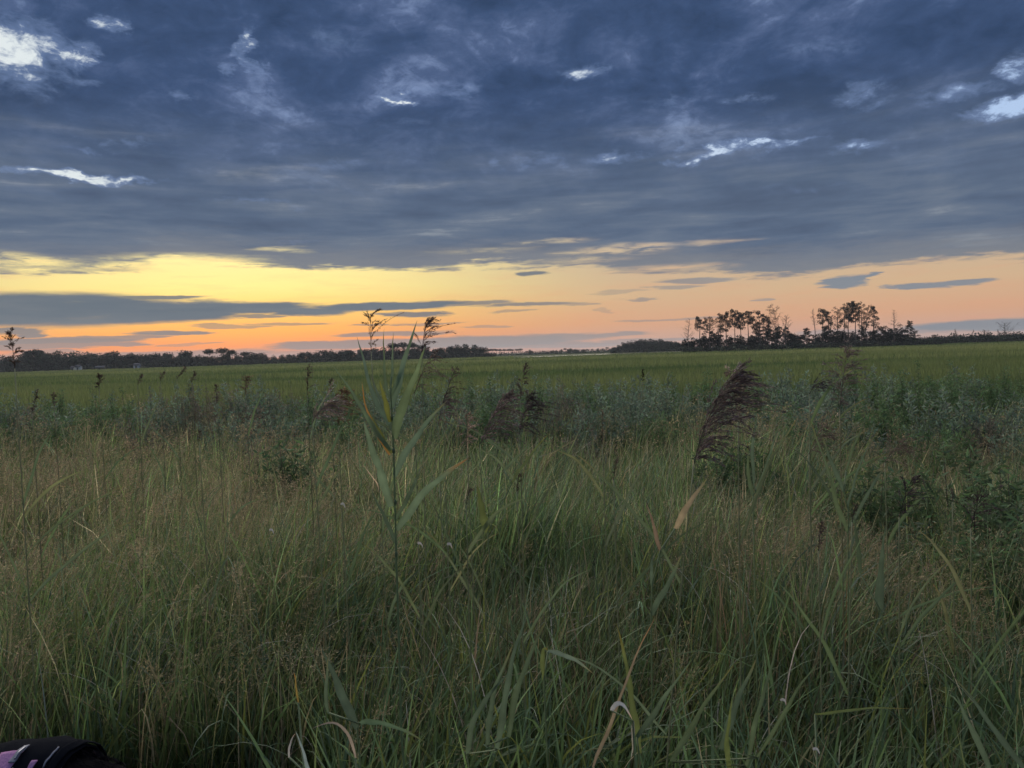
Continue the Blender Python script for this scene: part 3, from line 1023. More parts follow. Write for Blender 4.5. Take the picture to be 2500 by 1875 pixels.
# ------------------------------------------------------------------ shrub band
def shrub_proto(col, h, w, n_stem, n_leaf, leaf, rng, stemc=(.10, .085, .065), lw=.34, up=.8):
    s, f = Geo(), Geo()
    for i in range(n_stem):
        a = rng.uniform(0, 2 * PI)
        r = rng.random() ** .6
        top = np.array([math.cos(a) * w * .5 * r, math.sin(a) * w * .5 * r, h * (1 - .35 * r * r) * rng.uniform(.72, 1.1)])
        b0 = np.array([math.cos(a) * w * .12 * r, math.sin(a) * w * .12 * r, -.05])
        bp = curve_pts(b0, (b0 + top) / 2 * (1, 1, 1.15) - (0, 0, .0), top, 7)
        tube(s, bp, np.linspace(.007, .002, 7), np.asarray(stemc) * rng.uniform(.7, 1.5), 3)
        q = rng.uniform(.22, 1.0, n_leaf) ** .8
        idx = np.clip((q * 6).astype(int), 0, 5)
        fr = (q * 6 - idx)[:, None]
        P = bp[idx] * (1 - fr) + bp[idx + 1] * fr + rng.normal(0, .035, (n_leaf, 3))
        D = rng.normal(size=(n_leaf, 3)) * (1, 1, .6) + (0, 0, up)
        slivers(f, P, D, leaf * rng.uniform(.6, 1.4, n_leaf), leaf * lw, tinted(np.asarray(col) * rng.uniform(.8, 1.2), n_leaf, rng, .2, .07), rng)
    return s.mesh('stem'), f.mesh('foliage'), h


def build_shrubs():
    rng = np.random.default_rng(41)
    kinds = {'grey': [shrub_proto((.195, .255, .175), 1.4, 1.5, 26, 90, .075, rng) for _ in range(3)],
             'green': [shrub_proto((.145, .220, .100), 1.45, 1.5, 26, 90, .075, rng) for _ in range(3)],
             'brown': [shrub_proto((.205, .185, .130), 1.35, 1.3, 34, 42, .06, rng, (.16, .13, .10)) for _ in range(2)]}
    words = {'grey': 'grey green marsh shrub in the dense band before the meadow', 'green': 'fresh green marsh shrub in the dense band before the meadow',
             'brown': 'brownish half dry marsh shrub in the dense band before the meadow'}
    # skyline (photo y) of the band by column
    top = [(-100, 965), (0, 962), (150, 958), (300, 950), (420, 938), (520, 922), (640, 930), (760, 940), (860, 935), (1000, 930), (1150, 918), (1300, 910), (1400, 922), (1460, 918), (1560, 915), (1650, 918),
           (1720, 922), (1800, 915), (1950, 906), (2100, 900), (2250, 895), (2330, 892), (2400, 898), (2500, 905), (2700, 900)]
    for row, (dep, drop, stepx) in enumerate(((18.0, 0, 75), (15.2, 22, 88), (12.6, 56, 105), (10.6, 104, 130))):
        x = -160.0
        while x < 2680:
            d = dep + rng.uniform(-.9, .9) + (0 if x < 1500 else -.8)
            if row == 3 and not (x > 1850 or 520 < x < 700 or 1150 < x < 1500):
                x += stepx
                continue
            if row == 2 and x < 480 and rng.random() < .5:
                x += stepx
                continue
            ty = interp(top, x) + drop + rng.uniform(-8, 12)
            p = gpt(x, d)
            p.z = float(ground_z(p.x, d))
            want = at(x, ty, d).z - p.z
            u = rng.random()
            if x < 900:
                kd = 'brown' if u < .2 else ('green' if u < .58 else 'grey')
            elif x < 1700:
                kd = 'brown' if u < .08 else ('green' if u < .42 else 'grey')
            else:
                kd = 'brown' if u < .06 else ('green' if u < .52 else 'grey')
            sm, fm, h = kinds[kd][rng.integers(len(kinds[kd]))]
            e = empty('marsh_shrub', p, words[kd], 'shrub', kd + ' shrubs of the band')
            sz = want / (h * 1.02)
            e.scale = (sz * rng.uniform(.85, 1.1), sz * rng.uniform(.85, 1.1), sz)
            e.rotation_euler.z = rng.uniform(0, 2 * PI)
            obj('stem', sm, M_BARK, e)
            obj('foliage', fm, M_SHRUB, e)
            x += stepx * rng.uniform(.6, 1.25)
    # big leaved bushes on the right
    wl = [shrub_proto((.115, .170, .080), 1.2, 1.15, 24, 85, .078, rng, lw=.26, up=.55) for _ in range(3)]
    for i, (px, py, d, l) in enumerate(((2470, 1110, 4.9, 'leafy dark green weed bush at the right edge of the photo'), (2335, 1095, 5.6, 'leafy green bush left of the edge bush on the right'),
                                        (2505, 1230, 3.9, 'lower broad leaved bush in front at the right edge'), (2385, 1190, 4.5, 'broad leaved bush behind the dark plume at right'),
                                        (2130, 1120, 6.0, 'low green bush below the upright plume'),
                                        (1800, 1050, 7.6, 'grey green bush just behind the big brown plume'), (700, 1050, 7.4, 'dark twiggy bush left of the big reed'))):
        p = gpt(px, d)
        p.z = float(ground_z(p.x, d))
        want = at(px, py, d).z - p.z
        sm, fm, h = wl[i % 3]
        e = empty('leafy_bush', p, l, 'bush', 'leafy bushes in the tall grass')
        sz = want / (h * 1.03)
        e.scale = (sz, sz, sz)
        e.rotation_euler.z = i * 1.3
        obj('stem', sm, M_BARK, e)
        obj('foliage', fm, M_SHRUB, e)


build_shrubs()

# ------------------------------------------------------------------ foreground grass
N1, N2, N3 = VNoise(51), VNoise(52), VNoise(53)


def scatter(rng, y0, y1, n):
    y = np.sqrt(rng.uniform(y0 ** 2, y1 ** 2, n))
    x = rng.uniform(-1, 1, n) * (y * .74 + .7)
    keep = ~((y < 2.72) & (x < -0.62)) & ~((y < 1.9) & (np.abs(x) > 9))
    return x[keep], y[keep]


def canopy(x, y):
    """height of the grass by place"""
    v = .80 + .26 * (N1(x * .7, y * .7) - .5) + .40 * (N2(x * 1.7, y * 1.7) - .5)
    v = v * (1 - .18 * np.clip((x / y - .38) / .12, 0, 1) * np.clip((y - 2.2) / .6, 0, 1))
    return v * np.clip(.86 + .085 * (y - 1.7), .86, 1.30)


GREEN, TAN, OLIVE, BLUE = np.array([.142, .212, .072]), np.array([.365, .305, .175]), np.array([.212, .258, .098]), np.array([.130, .200, .110])


def build_grass():
    rng = np.random.default_rng(61)
    fine, broad = Geo(), Geo()
    # tufts: blades that share a foot, a leaning side and a hue
    for y0, y1, nt, per, wd, ns in ((1.75, 3.0, 1400, 8, .0066, 6), (3.0, 5.5, 4000, 8, .0088, 5), (5.5, 8.5, 5200, 8, .0125, 4), (8.5, 14.0, 6400, 7, .017, 3)):
        tx, ty = scatter(rng, y0, y1, nt)
        nt = len(tx)
        k = rng.poisson(per, nt) + 1
        x = np.repeat(tx, k) + rng.normal(0, .035 + .004 * y0, k.sum())
        y = np.repeat(ty, k) + rng.normal(0, .035 + .004 * y0, k.sum())
        lush = np.clip((3.3 - y) / 1.0, 0, 1) * np.clip((x + .7) / .5, 0, 1)
        ok = rng.random(len(x)) > .72 * lush
        x, y, tid = x[ok], y[ok], np.repeat(np.arange(nt), k)[ok]
        m = len(x)
        p = N3(x * .8 + 5, y * .8)
        q = N1(x * .35 + 9, y * .5)
        u = rng.random(nt)[tid] * .75 + rng.random(m) * .25
        col = np.where((u < .22 + .35 * p)[:, None], GREEN, np.where((u < .56 + .3 * p)[:, None], OLIVE, TAN))
        col = np.where((rng.random(nt)[tid] < .15)[:, None], BLUE, col)
        col = col * (.60 + .8 * q)[:, None] * np.exp(rng.normal(.03, .28, nt))[tid][:, None] * np.exp(rng.normal(0, .30, (m, 1))) * np.exp(rng.normal(0, .05, (m, 3)))
        H = canopy(x, y) * rng.uniform(.7, 1.15, nt)[tid] * rng.uniform(.55, 1.12, m) * (.92 if y0 > 8 else 1)
        base = np.stack([x, y, ground_z(x, y)], 1)
        ang = np.where(rng.random(m) < .55, rng.normal(.35, .9, nt)[tid] + rng.normal(0, .35, m), rng.uniform(0, 2 * PI, m))
        blades(fine, base, H, ang, rng.uniform(0, .28, m), rng.gamma(2.0, .34, m), wd * rng.uniform(.5, 1.6, m), col, ns, rng.uniform(-.9, .9, m), 1.6)
    # broad fresh blades in clumps
    cl = []
    for (y0, y1, n, x0, x1) in ((1.75, 2.6, 320, -.6, 2.0), (2.4, 3.6, 240, -1.9, 2.6), (3.2, 5.5, 150, -3.0, 3.4), (3.4, 7.5, 260, -1.6, .8), (1.8, 2.3, 40, -1.0, -.4), (5.0, 9.0, 200, -3.0, 2.4), (4, 8, 90, 1.5, 5.5)):
        cy = rng.uniform(y0, y1, n)
        cx = rng.uniform(x0, x1, n)
        for a, b in zip(cx, cy):
            if b < 2.75 and a < -.62:
                continue
            cl.append((a, b))
    cl = np.array(cl)
    kq = rng.integers(4, 9, len(cl))
    near = np.repeat(np.clip((3.4 - cl[:, 1]) / 1.0, 0, 1), kq)
    c = np.repeat(cl, kq, 0) + rng.normal(0, .04, (kq.sum(), 2))
    hue = np.repeat(rng.random(len(cl)), kq)
    m = len(c)
    col = GREEN * .95 + (BLUE * 1.1 - GREEN * .95) * hue[:, None]
    col = np.where((hue > .88)[:, None], np.array([.20, .225, .06]), col)
    col = col * np.exp(rng.normal(0, .3, (m, 1)))
    base = np.stack([c[:, 0], c[:, 1], ground_z(c[:, 0], c[:, 1])], 1)
    H = canopy(c[:, 0], c[:, 1]) * rng.uniform(.6, 1.2, m) * (1 + .12 * (c[:, 1] > 3.4))
    ang = np.where(rng.random(m) < .6, np.repeat(rng.normal(.2, .9, len(cl)), kq) + rng.normal(0, .4, m), rng.uniform(0, 2 * PI, m))
    blades(broad, base, H, ang, rng.uniform(.02, .38, m), rng.gamma(2.0, .42, m), rng.uniform(.008, .0145, m) * (1 + .6 * near), col, 8, rng.uniform(-.9, .9, m), 1.8, 1.7)
    # strongly arched blades and bleached dead ones
    for n, wd, cc, cv, y1 in ((520, .011, BLUE * 1.05, 1.9, 4.2), (520, .006, (.46, .42, .34), 2.0, 6.0), (200, .009, (.32, .24, .11), 1.0, 6.0), (420, .005, (.52, .50, .43), 1.2, 7.5)):
        x, y = scatter(rng, 1.8, y1, n)
        m = len(x)
        base = np.stack([x, y, ground_z(x, y)], 1)
        blades(broad, base, canopy(x, y) * rng.uniform(.7, 1.3, m), rng.uniform(0, 2 * PI, m), rng.uniform(0, .35, m), rng.normal(cv, .5, m),
               wd * rng.uniform(.6, 1.3, m), tinted(cc, m, rng, .25, .05), 10, rng.uniform(-.5, .5, m), 2.4)
    tag(fine.build('tall_grass', M_GRASS), 'dense tall green and tan grass filling the foreground', 'grass', kind='stuff')
    tag(broad.build('broad_grass', M_GRASS), 'broad fresh green and bleached blades scattered through the foreground grass', 'grass', kind='stuff')


def build_panicles():
    """airy tan seed heads standing in the foreground grass"""
    rng = np.random.default_rng(71)
    g = Geo()
    for y0, y1, n, nbr, nsp, sl, sw in ((1.85, 3.2, 560, 12, 7, .015, .0023), (3.2, 5.5, 1700, 9, 5, .018, .0034), (5.5, 9.5, 3600, 7, 3, .022, .0065), (9.5, 13, 1700, 5, 3, .03, .010)):
        x, y = scatter(rng, y0, y1, n * 2)
        u_ = x / y
        dens = N2(x * .55 + 3, y * .55 + 1) * .7 - .12 + .75 * np.clip((-.16 - u_) / .15, 0, 1) + .22 * np.clip((u_ - .1) / .2, 0, 1)
        lush = np.clip((3.6 - y) / 1.2, 0, 1) * np.clip((x + .7) / .5, 0, 1)
        keep = rng.random(len(x)) < np.clip(dens - .18, .04, 1) * (1 - .8 * lush)
        x, y = x[keep][:n], y[keep][:n]
        m = len(x)
        z = ground_z(x, y)
        H = canopy(x, y) * rng.uniform(.85, 1.22, m)
        ang = rng.normal(.2, 1.0, m)
        lean = rng.uniform(.02, .28, m)
        curve = rng.uniform(.1, .8, m)
        sc_ = tinted((.36, .29, .175), m, rng, .18, .05)
        base = np.stack([x, y, z], 1)
        blades(g, base, H, ang, lean, curve, np.full(m, .0022 + .0003 * y0), sc_ * (.75, .9, .7), 5, rng.uniform(-1, 1, m), 1.6, 6)
        dirv = np.stack([np.cos(ang), np.sin(ang), np.zeros(m)], 1)
        # points along the top of each stem (same arc as the blade)
        PL = rng.uniform(.16, .30, m)
        Tn = 24
        pos = base.copy()
        arc = [pos.copy()]
        for i in range(Tn):
            th = lean + curve * ((i + .5) / Tn) ** 1.6
            stp = dirv * np.sin(th)[:, None]
            stp[:, 2] = np.cos(th)
            pos = pos + stp * (H / Tn)[:, None]
            arc.append(pos.copy())
        arc = np.stack(arc, 1)                                  # m, Tn+1, 3
        thE = lean + curve
        tanE = dirv * np.sin(thE)[:, None]
        tanE[:, 2] = np.cos(thE)
        droop = rng.uniform(-.3, .9, m)
        for b in range(nbr):
            f = 1 - PL / H * (b + rng.random(m)) / nbr
            idx = np.clip(f * Tn, 0, Tn - 1.001)
            i0 = idx.astype(int)
            fr = (idx - i0)[:, None]
            o = arc[np.arange(m), i0] * (1 - fr) + arc[np.arange(m), i0 + 1] * fr
            out = norm(rng.normal(size=(m, 3)) * (1, 1, .25))
            bl = PL * (.26 + .5 * (1 - f) * H / PL) * rng.uniform(.6, 1.2, m)
            d0 = norm(tanE * .8 + out * .8)
            e = o + d0 * bl[:, None] + np.array([0, 0, -1]) * (bl * droop * .5)[:, None] + np.array([.25, 0, 0]) * bl[:, None]
            # branch hair
            sd = norm(np.cross(d0, rng.normal(size=(m, 3)))) * (sw * .16)
            V = np.stack([o - sd, o + sd, e], 1).reshape(-1, 3)
            T = np.arange(m * 3).reshape(-1, 3)
            g.add(V, T, np.repeat(sc_ * .9, 3, 0))
            for k in range(nsp):
                t = (k + .35 + .5 * rng.random(m)) / nsp
                P = o + (e - o) * t[:, None] + rng.normal(0, .3, (m, 3)) * sl
                slivers(g, P, (e - o) / np.maximum(bl, 1e-4)[:, None] + rng.normal(0, .35, (m, 3)), sl * rng.uniform(.7, 1.3, m), sw, sc_ * np.exp(rng.normal(0, .2, (m, 1))), rng)
    tag(g.build('seed_head_grass', M_SEED), 'airy tan seed heads of grass standing over the foreground blades', 'grass', kind='stuff')


build_grass()
build_panicles()


# ------------------------------------------------------------------ reeds
def leaf_mesh(name, p0, pm, p1, width, col, tip=None, nseg=12, fold=.35, face=None, base_w=.55):
    """one broad reed leaf along a curve, folded along its midrib"""
    pts = curve_pts(p0, pm, p1, nseg + 1)
    tan = norm(np.gradient(pts, axis=0))
    view = np.asarray(face if face is not None else (0, -1, .25), float)
    side = norm(np.cross(tan, view))
    nor = np.cross(side, tan)
    s = np.linspace(0, 1, nseg + 1)
    lr = np.random.default_rng(int(abs(p0[0] * 7919 + p1[2] * 104729) * 1000) % (2 ** 31))
    ph = lr.uniform(0, 6.28, 3)
    wav = np.sin(s * 9 + ph[0]) * .012 + np.sin(s * 17 + ph[1]) * .006
    pts = pts + side * (wav * np.linalg.norm(pts[-1] - pts[0]) * .5)[:, None]
    width = width * (1 + .10 * np.sin(s * 23 + ph[2]) + lr.normal(0, .05, nseg + 1))
    tw = (.35 * np.sin(s * 3 + ph[1]))[:, None]
    side, nor = side * np.cos(tw) + nor * np.sin(tw), nor * np.cos(tw) - side * np.sin(tw)
    if tip is None and lr.random() < .55:
        tip = np.asarray(col) * (1.5, 1.05, .75)
    w = width * .5 * np.minimum(1, base_w + s * 1.9) * np.clip(1 - s ** 1.5, 0, 1) ** .85
    L = pts - side * w[:, None] + nor * (w * fold)[:, None]
    Rr = pts + side * w[:, None] + nor * (w * fold)[:, None]
    V = np.stack([L, pts, Rr], 1).reshape(-1, 3)
    T = []
    for i in range(nseg):
        a = i * 3
        T += [(a, a + 1, a + 4), (a, a + 4, a + 3), (a + 1, a + 2, a + 5), (a + 1, a + 5, a + 4)]
    c = np.asarray(col, float)[None] * np.exp(lr.normal(0, .07, (nseg + 1, 1)))
    if tip is not None:
        f = np.clip((s - .72) / .2, 0, 1)[:, None]
        c = c + (np.asarray(tip) - c) * f
    C = np.repeat(c, 3, 0)
    C[1::3] *= 1.18                                              # paler midrib
    return mesh_of(name, V, T, C, smooth=True)


def plume_geo(axis, width, rng, col, n_br=34, n_sp=14, droop=.8, wind=(1, 0, 0), sl=.011, sw=.003, spread=.55, profile=.3, clusters=0):
    g = Geo()
    axis = np.asarray(axis, float)
    na = len(axis)
    L = np.linalg.norm(np.diff(axis, axis=0), axis=1).sum()
    tube(g, axis, np.linspace(.0016, .0005, na), np.asarray(col) * .8, 3)
    wind = np.asarray(wind, float)
    for i in range(n_br):
        t = .02 + .96 * (i + rng.random()) / n_br
        if clusters:
            t = min(.98, max(.02, (math.floor(t * clusters) + .5 + rng.normal(0, .13)) / clusters))
        k = min(int(t * (na - 1)), na - 2)
        f = t * (na - 1) - k
        o = axis[k] * (1 - f) + axis[k + 1] * f
        ta = norm(axis[k + 1] - axis[k])
        out = norm(rng.normal(size=3))
        out = norm(out - ta * out.dot(ta) + wind * .7)
        prof = (t / profile) ** .5 if t < profile else ((1 - t) / (1 - profile)) ** .75
        bl = width * (.22 + .78 * prof) * rng.uniform(.65, 1.15)
        dr = droop * rng.uniform(.2, 1.7)
        wob = rng.normal(0, .24, 3)
        p1 = o + (ta * .85 + out * spread + wob) * bl * .55
        p2 = o + (ta * .55 + out * spread * 1.5 + wind * .35 + wob) * bl + np.array([0, 0, -1]) * dr * bl * .55
        bp = curve_pts(o, p1, p2, 6)
        sd = norm(np.cross(p2 - o, (0.2, -1, 0.1))) * sw * .2
        V = np.concatenate([bp - sd, bp + sd])
        T = []
        for q in range(5):
            T += [(q, q + 1, q + 7), (q, q + 7, q + 6)]
        g.add(V, T, np.asarray(col) * .85)
        q = rng.uniform(.18, 1.0, n_sp)
        idx = np.clip((q * 5).astype(int), 0, 4)
        fr = (q * 5 - idx)[:, None]
        P = bp[idx] * (1 - fr) + bp[idx + 1] * fr + rng.normal(0, .0022, (n_sp, 3))
        D = norm(bp[idx + 1] - bp[idx]) + rng.normal(0, .2, (n_sp, 3))
        slivers(g, P, D, sl * rng.uniform(.7, 1.4, n_sp), sw * rng.uniform(.7, 1.3, n_sp), tinted(np.asarray(col) * (1.9 if rng.random() < .14 else 1.0), n_sp, rng, .28, .06), rng)
    return g


REED_GREEN = np.array([.190, .250, .118])
REED_BLUE = np.array([.185, .250, .142])
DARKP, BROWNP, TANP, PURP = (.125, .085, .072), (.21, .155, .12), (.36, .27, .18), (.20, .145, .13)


def v3(p):
    return np.array([p[0], p[1], p[2]], float)


def reed_stem(e, org, top, depth, foot_px, rng, col=(.40, .40, .25), r=.0024):
    foot = gpt(foot_px, depth)
    foot.z = float(ground_z(foot.x, depth)) - .03
    g = Geo()
    mid = (v3(top) * .55 + v3(foot) * .45)
    mid[0] = foot.x * .62 + top[0] * .38
    tube(g, curve_pts(v3(foot) - org, mid - org, v3(top) - org, 12), np.linspace(r * 1.25, r * .7, 12), col, 6)
    return g.build('stem', M_REED, e, smooth=True), foot


def reed_with_plume(label, tip, pbase, depth, width_px, foot_px, col, seed, n_br=34, n_sp=14, droop=.8, wind=(1, 0, 0), spread=.55, leaves=3, bow=0.0, cat='reed', group='reeds with seed plumes', profile=.3, stemcol=(.36, .37, .22), clusters=0):
    rng = np.random.default_rng(seed)
    P0, P1 = v3(at(*pbase, depth)), v3(at(*tip, depth + rng.uniform(-.03, .05)))
    foot = gpt(foot_px, depth)
    org = np.array([foot.x, depth, float(ground_z(foot.x, depth))])
    e = empty('reed', org, label, cat, group)
    reed_stem(e, org, P0, depth, foot_px, rng, stemcol if depth < 4 else (.25, .25, .15))
    mid = (P0 + P1) / 2 + np.array([bow * np.linalg.norm(P1 - P0), 0, .02])
    w = width_px / IF * depth
    k = max(1.0, depth / 3.0)
    q = min(1.0, max(.45, w / .045))
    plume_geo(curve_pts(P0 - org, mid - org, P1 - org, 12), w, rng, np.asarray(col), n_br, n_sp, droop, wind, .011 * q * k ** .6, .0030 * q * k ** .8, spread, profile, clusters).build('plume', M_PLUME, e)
    for i in range(leaves):
        f = rng.uniform(.35, .92)
        a = org + (P0 - org) * f
        a[0] = org[0] + (P0[0] - org[0]) * f ** 1.4
        sgn = 1 if rng.random() < .6 else -1
        L = rng.uniform(.26, .5)
        d = np.array([sgn * rng.uniform(.25, .8), rng.uniform(-.4, .4), rng.uniform(.35, 1.0)])
        d = d / np.linalg.norm(d)
        b = a + d * L
        mpt = a + d * L * .5 + np.array([0, 0, .09])
        c = tinted(REED_GREEN * .85 if rng.random() < .85 else (.22, .225, .10), 1, rng, .15, .05)[0]
        obj('leaf', leaf_mesh('leaf', a - org, mpt - org, b - org, rng.uniform(.009, .017), c, (.30, .24, .10) if rng.random() < .3 else None), M_REED, e)
    return e


def build_big_reed():
    D = 1.9
    foot = gpt(985, D)
    org = np.array([foot.x, D, float(ground_z(foot.x, D))])
    e = empty('reed', org, 'big broad leaved green reed without a plume, standing closest in front of the meadow', 'reed', 'reeds without plumes')
    g = Geo()
    way = [(990, 2400), (980, 1800), (972, 1500), (967, 1353), (964, 1220), (961, 1100), (957, 1015), (954, 960), (955, 920)]
    pts = [v3(at(x, y, D)) - org for x, y in way]
    pts[0] = np.array([0, 0, -.03])
    tube(g, pts, np.linspace(.0036, .0016, len(pts)), (.27, .34, .18), 6)
    for x, y in ((967, 1353), (965, 1226), (961, 1100), (957, 1020)):
        q = v3(at(x, y, D)) - org
        tube(g, [q - (0, 0, .006), q, q + (0, 0, .006)], [.0033, .0044, .0033], (.20, .25, .13), 6)
    g.build('stem', M_REED, e, smooth=True)
    Y, O = (.225, .23, .055), (.52, .27, .07)
    leaves = [  # base, control, tip, width px, depth shift of tip, colour, tip colour, label
        ((953, 1100), (890, 1010), (812, 886), 13, .10, REED_GREEN, None, None),
        ((957, 1236), (915, 1120), (886, 1020), 22, -.12, REED_BLUE * 1.05, None, None),
        ((949, 1036), (900, 960), (872, 818), 13, .14, REED_BLUE, None, None),
        ((952, 973), (930, 920), (939, 798), 8, .08, REED_GREEN * .9, None, None),
        ((955, 940), (958, 890), (960, 808), 7, .02, REED_BLUE * .85, None, None),
        ((957, 995), (975, 920), (1018, 780), 18, .10, REED_BLUE, None, None),
        ((961, 1070), (990, 960), (1042, 842), 23, -.10, REED_GREEN * 1.05, None, None),
        ((964, 1162), (1005, 1060), (1094, 978), 18, .05, REED_BLUE * 1.05, None, None),
        ((968, 1294), (1035, 1180), (1148, 1115), 21, -.14, REED_BLUE * 1.08, (.50, .27, .10), 'leaf with an orange withered tip'),
        ((953, 1030), (935, 960), (926, 926), 13, -.05, Y, None, 'short yellow green leaf'),
        ((905, 1030), (888, 980), (883, 932), 8, .08, O, None, 'small orange leaf'),
        ((957, 1106), (920, 1050), (900, 1004), 12, .06, Y, None, 'yellow green leaf'),
        ((955, 965), (985, 900), (990, 850), 12, .12, REED_GREEN * .9, None, None), ((958, 1050), (930, 985), (902, 905), 11, .16, REED_BLUE * .8, None, None),
        ((966, 1270), (1000, 1200), (1040, 1130), 12, .15, REED_GREEN * .8, None, None), ((970, 1330), (940, 1270), (905, 1190), 12, .12, REED_GREEN * .8, None, None),
    ]
    for b, c, t, w, dd, col, tp, l in leaves:
        if b[0] == 905:
            b = (953, 1110)
            c = (896, 1040)
        o = obj('leaf', leaf_mesh('leaf', v3(at(*b, D)) - org, v3(at(*c, D + dd * .4)) - org, v3(at(*t, D + dd)) - org, w * 1.12 / IF * D, col, tp, fold=.28, face=(.25, -1, .2)), M_REED, e)
        if l:
            o['label'] = l


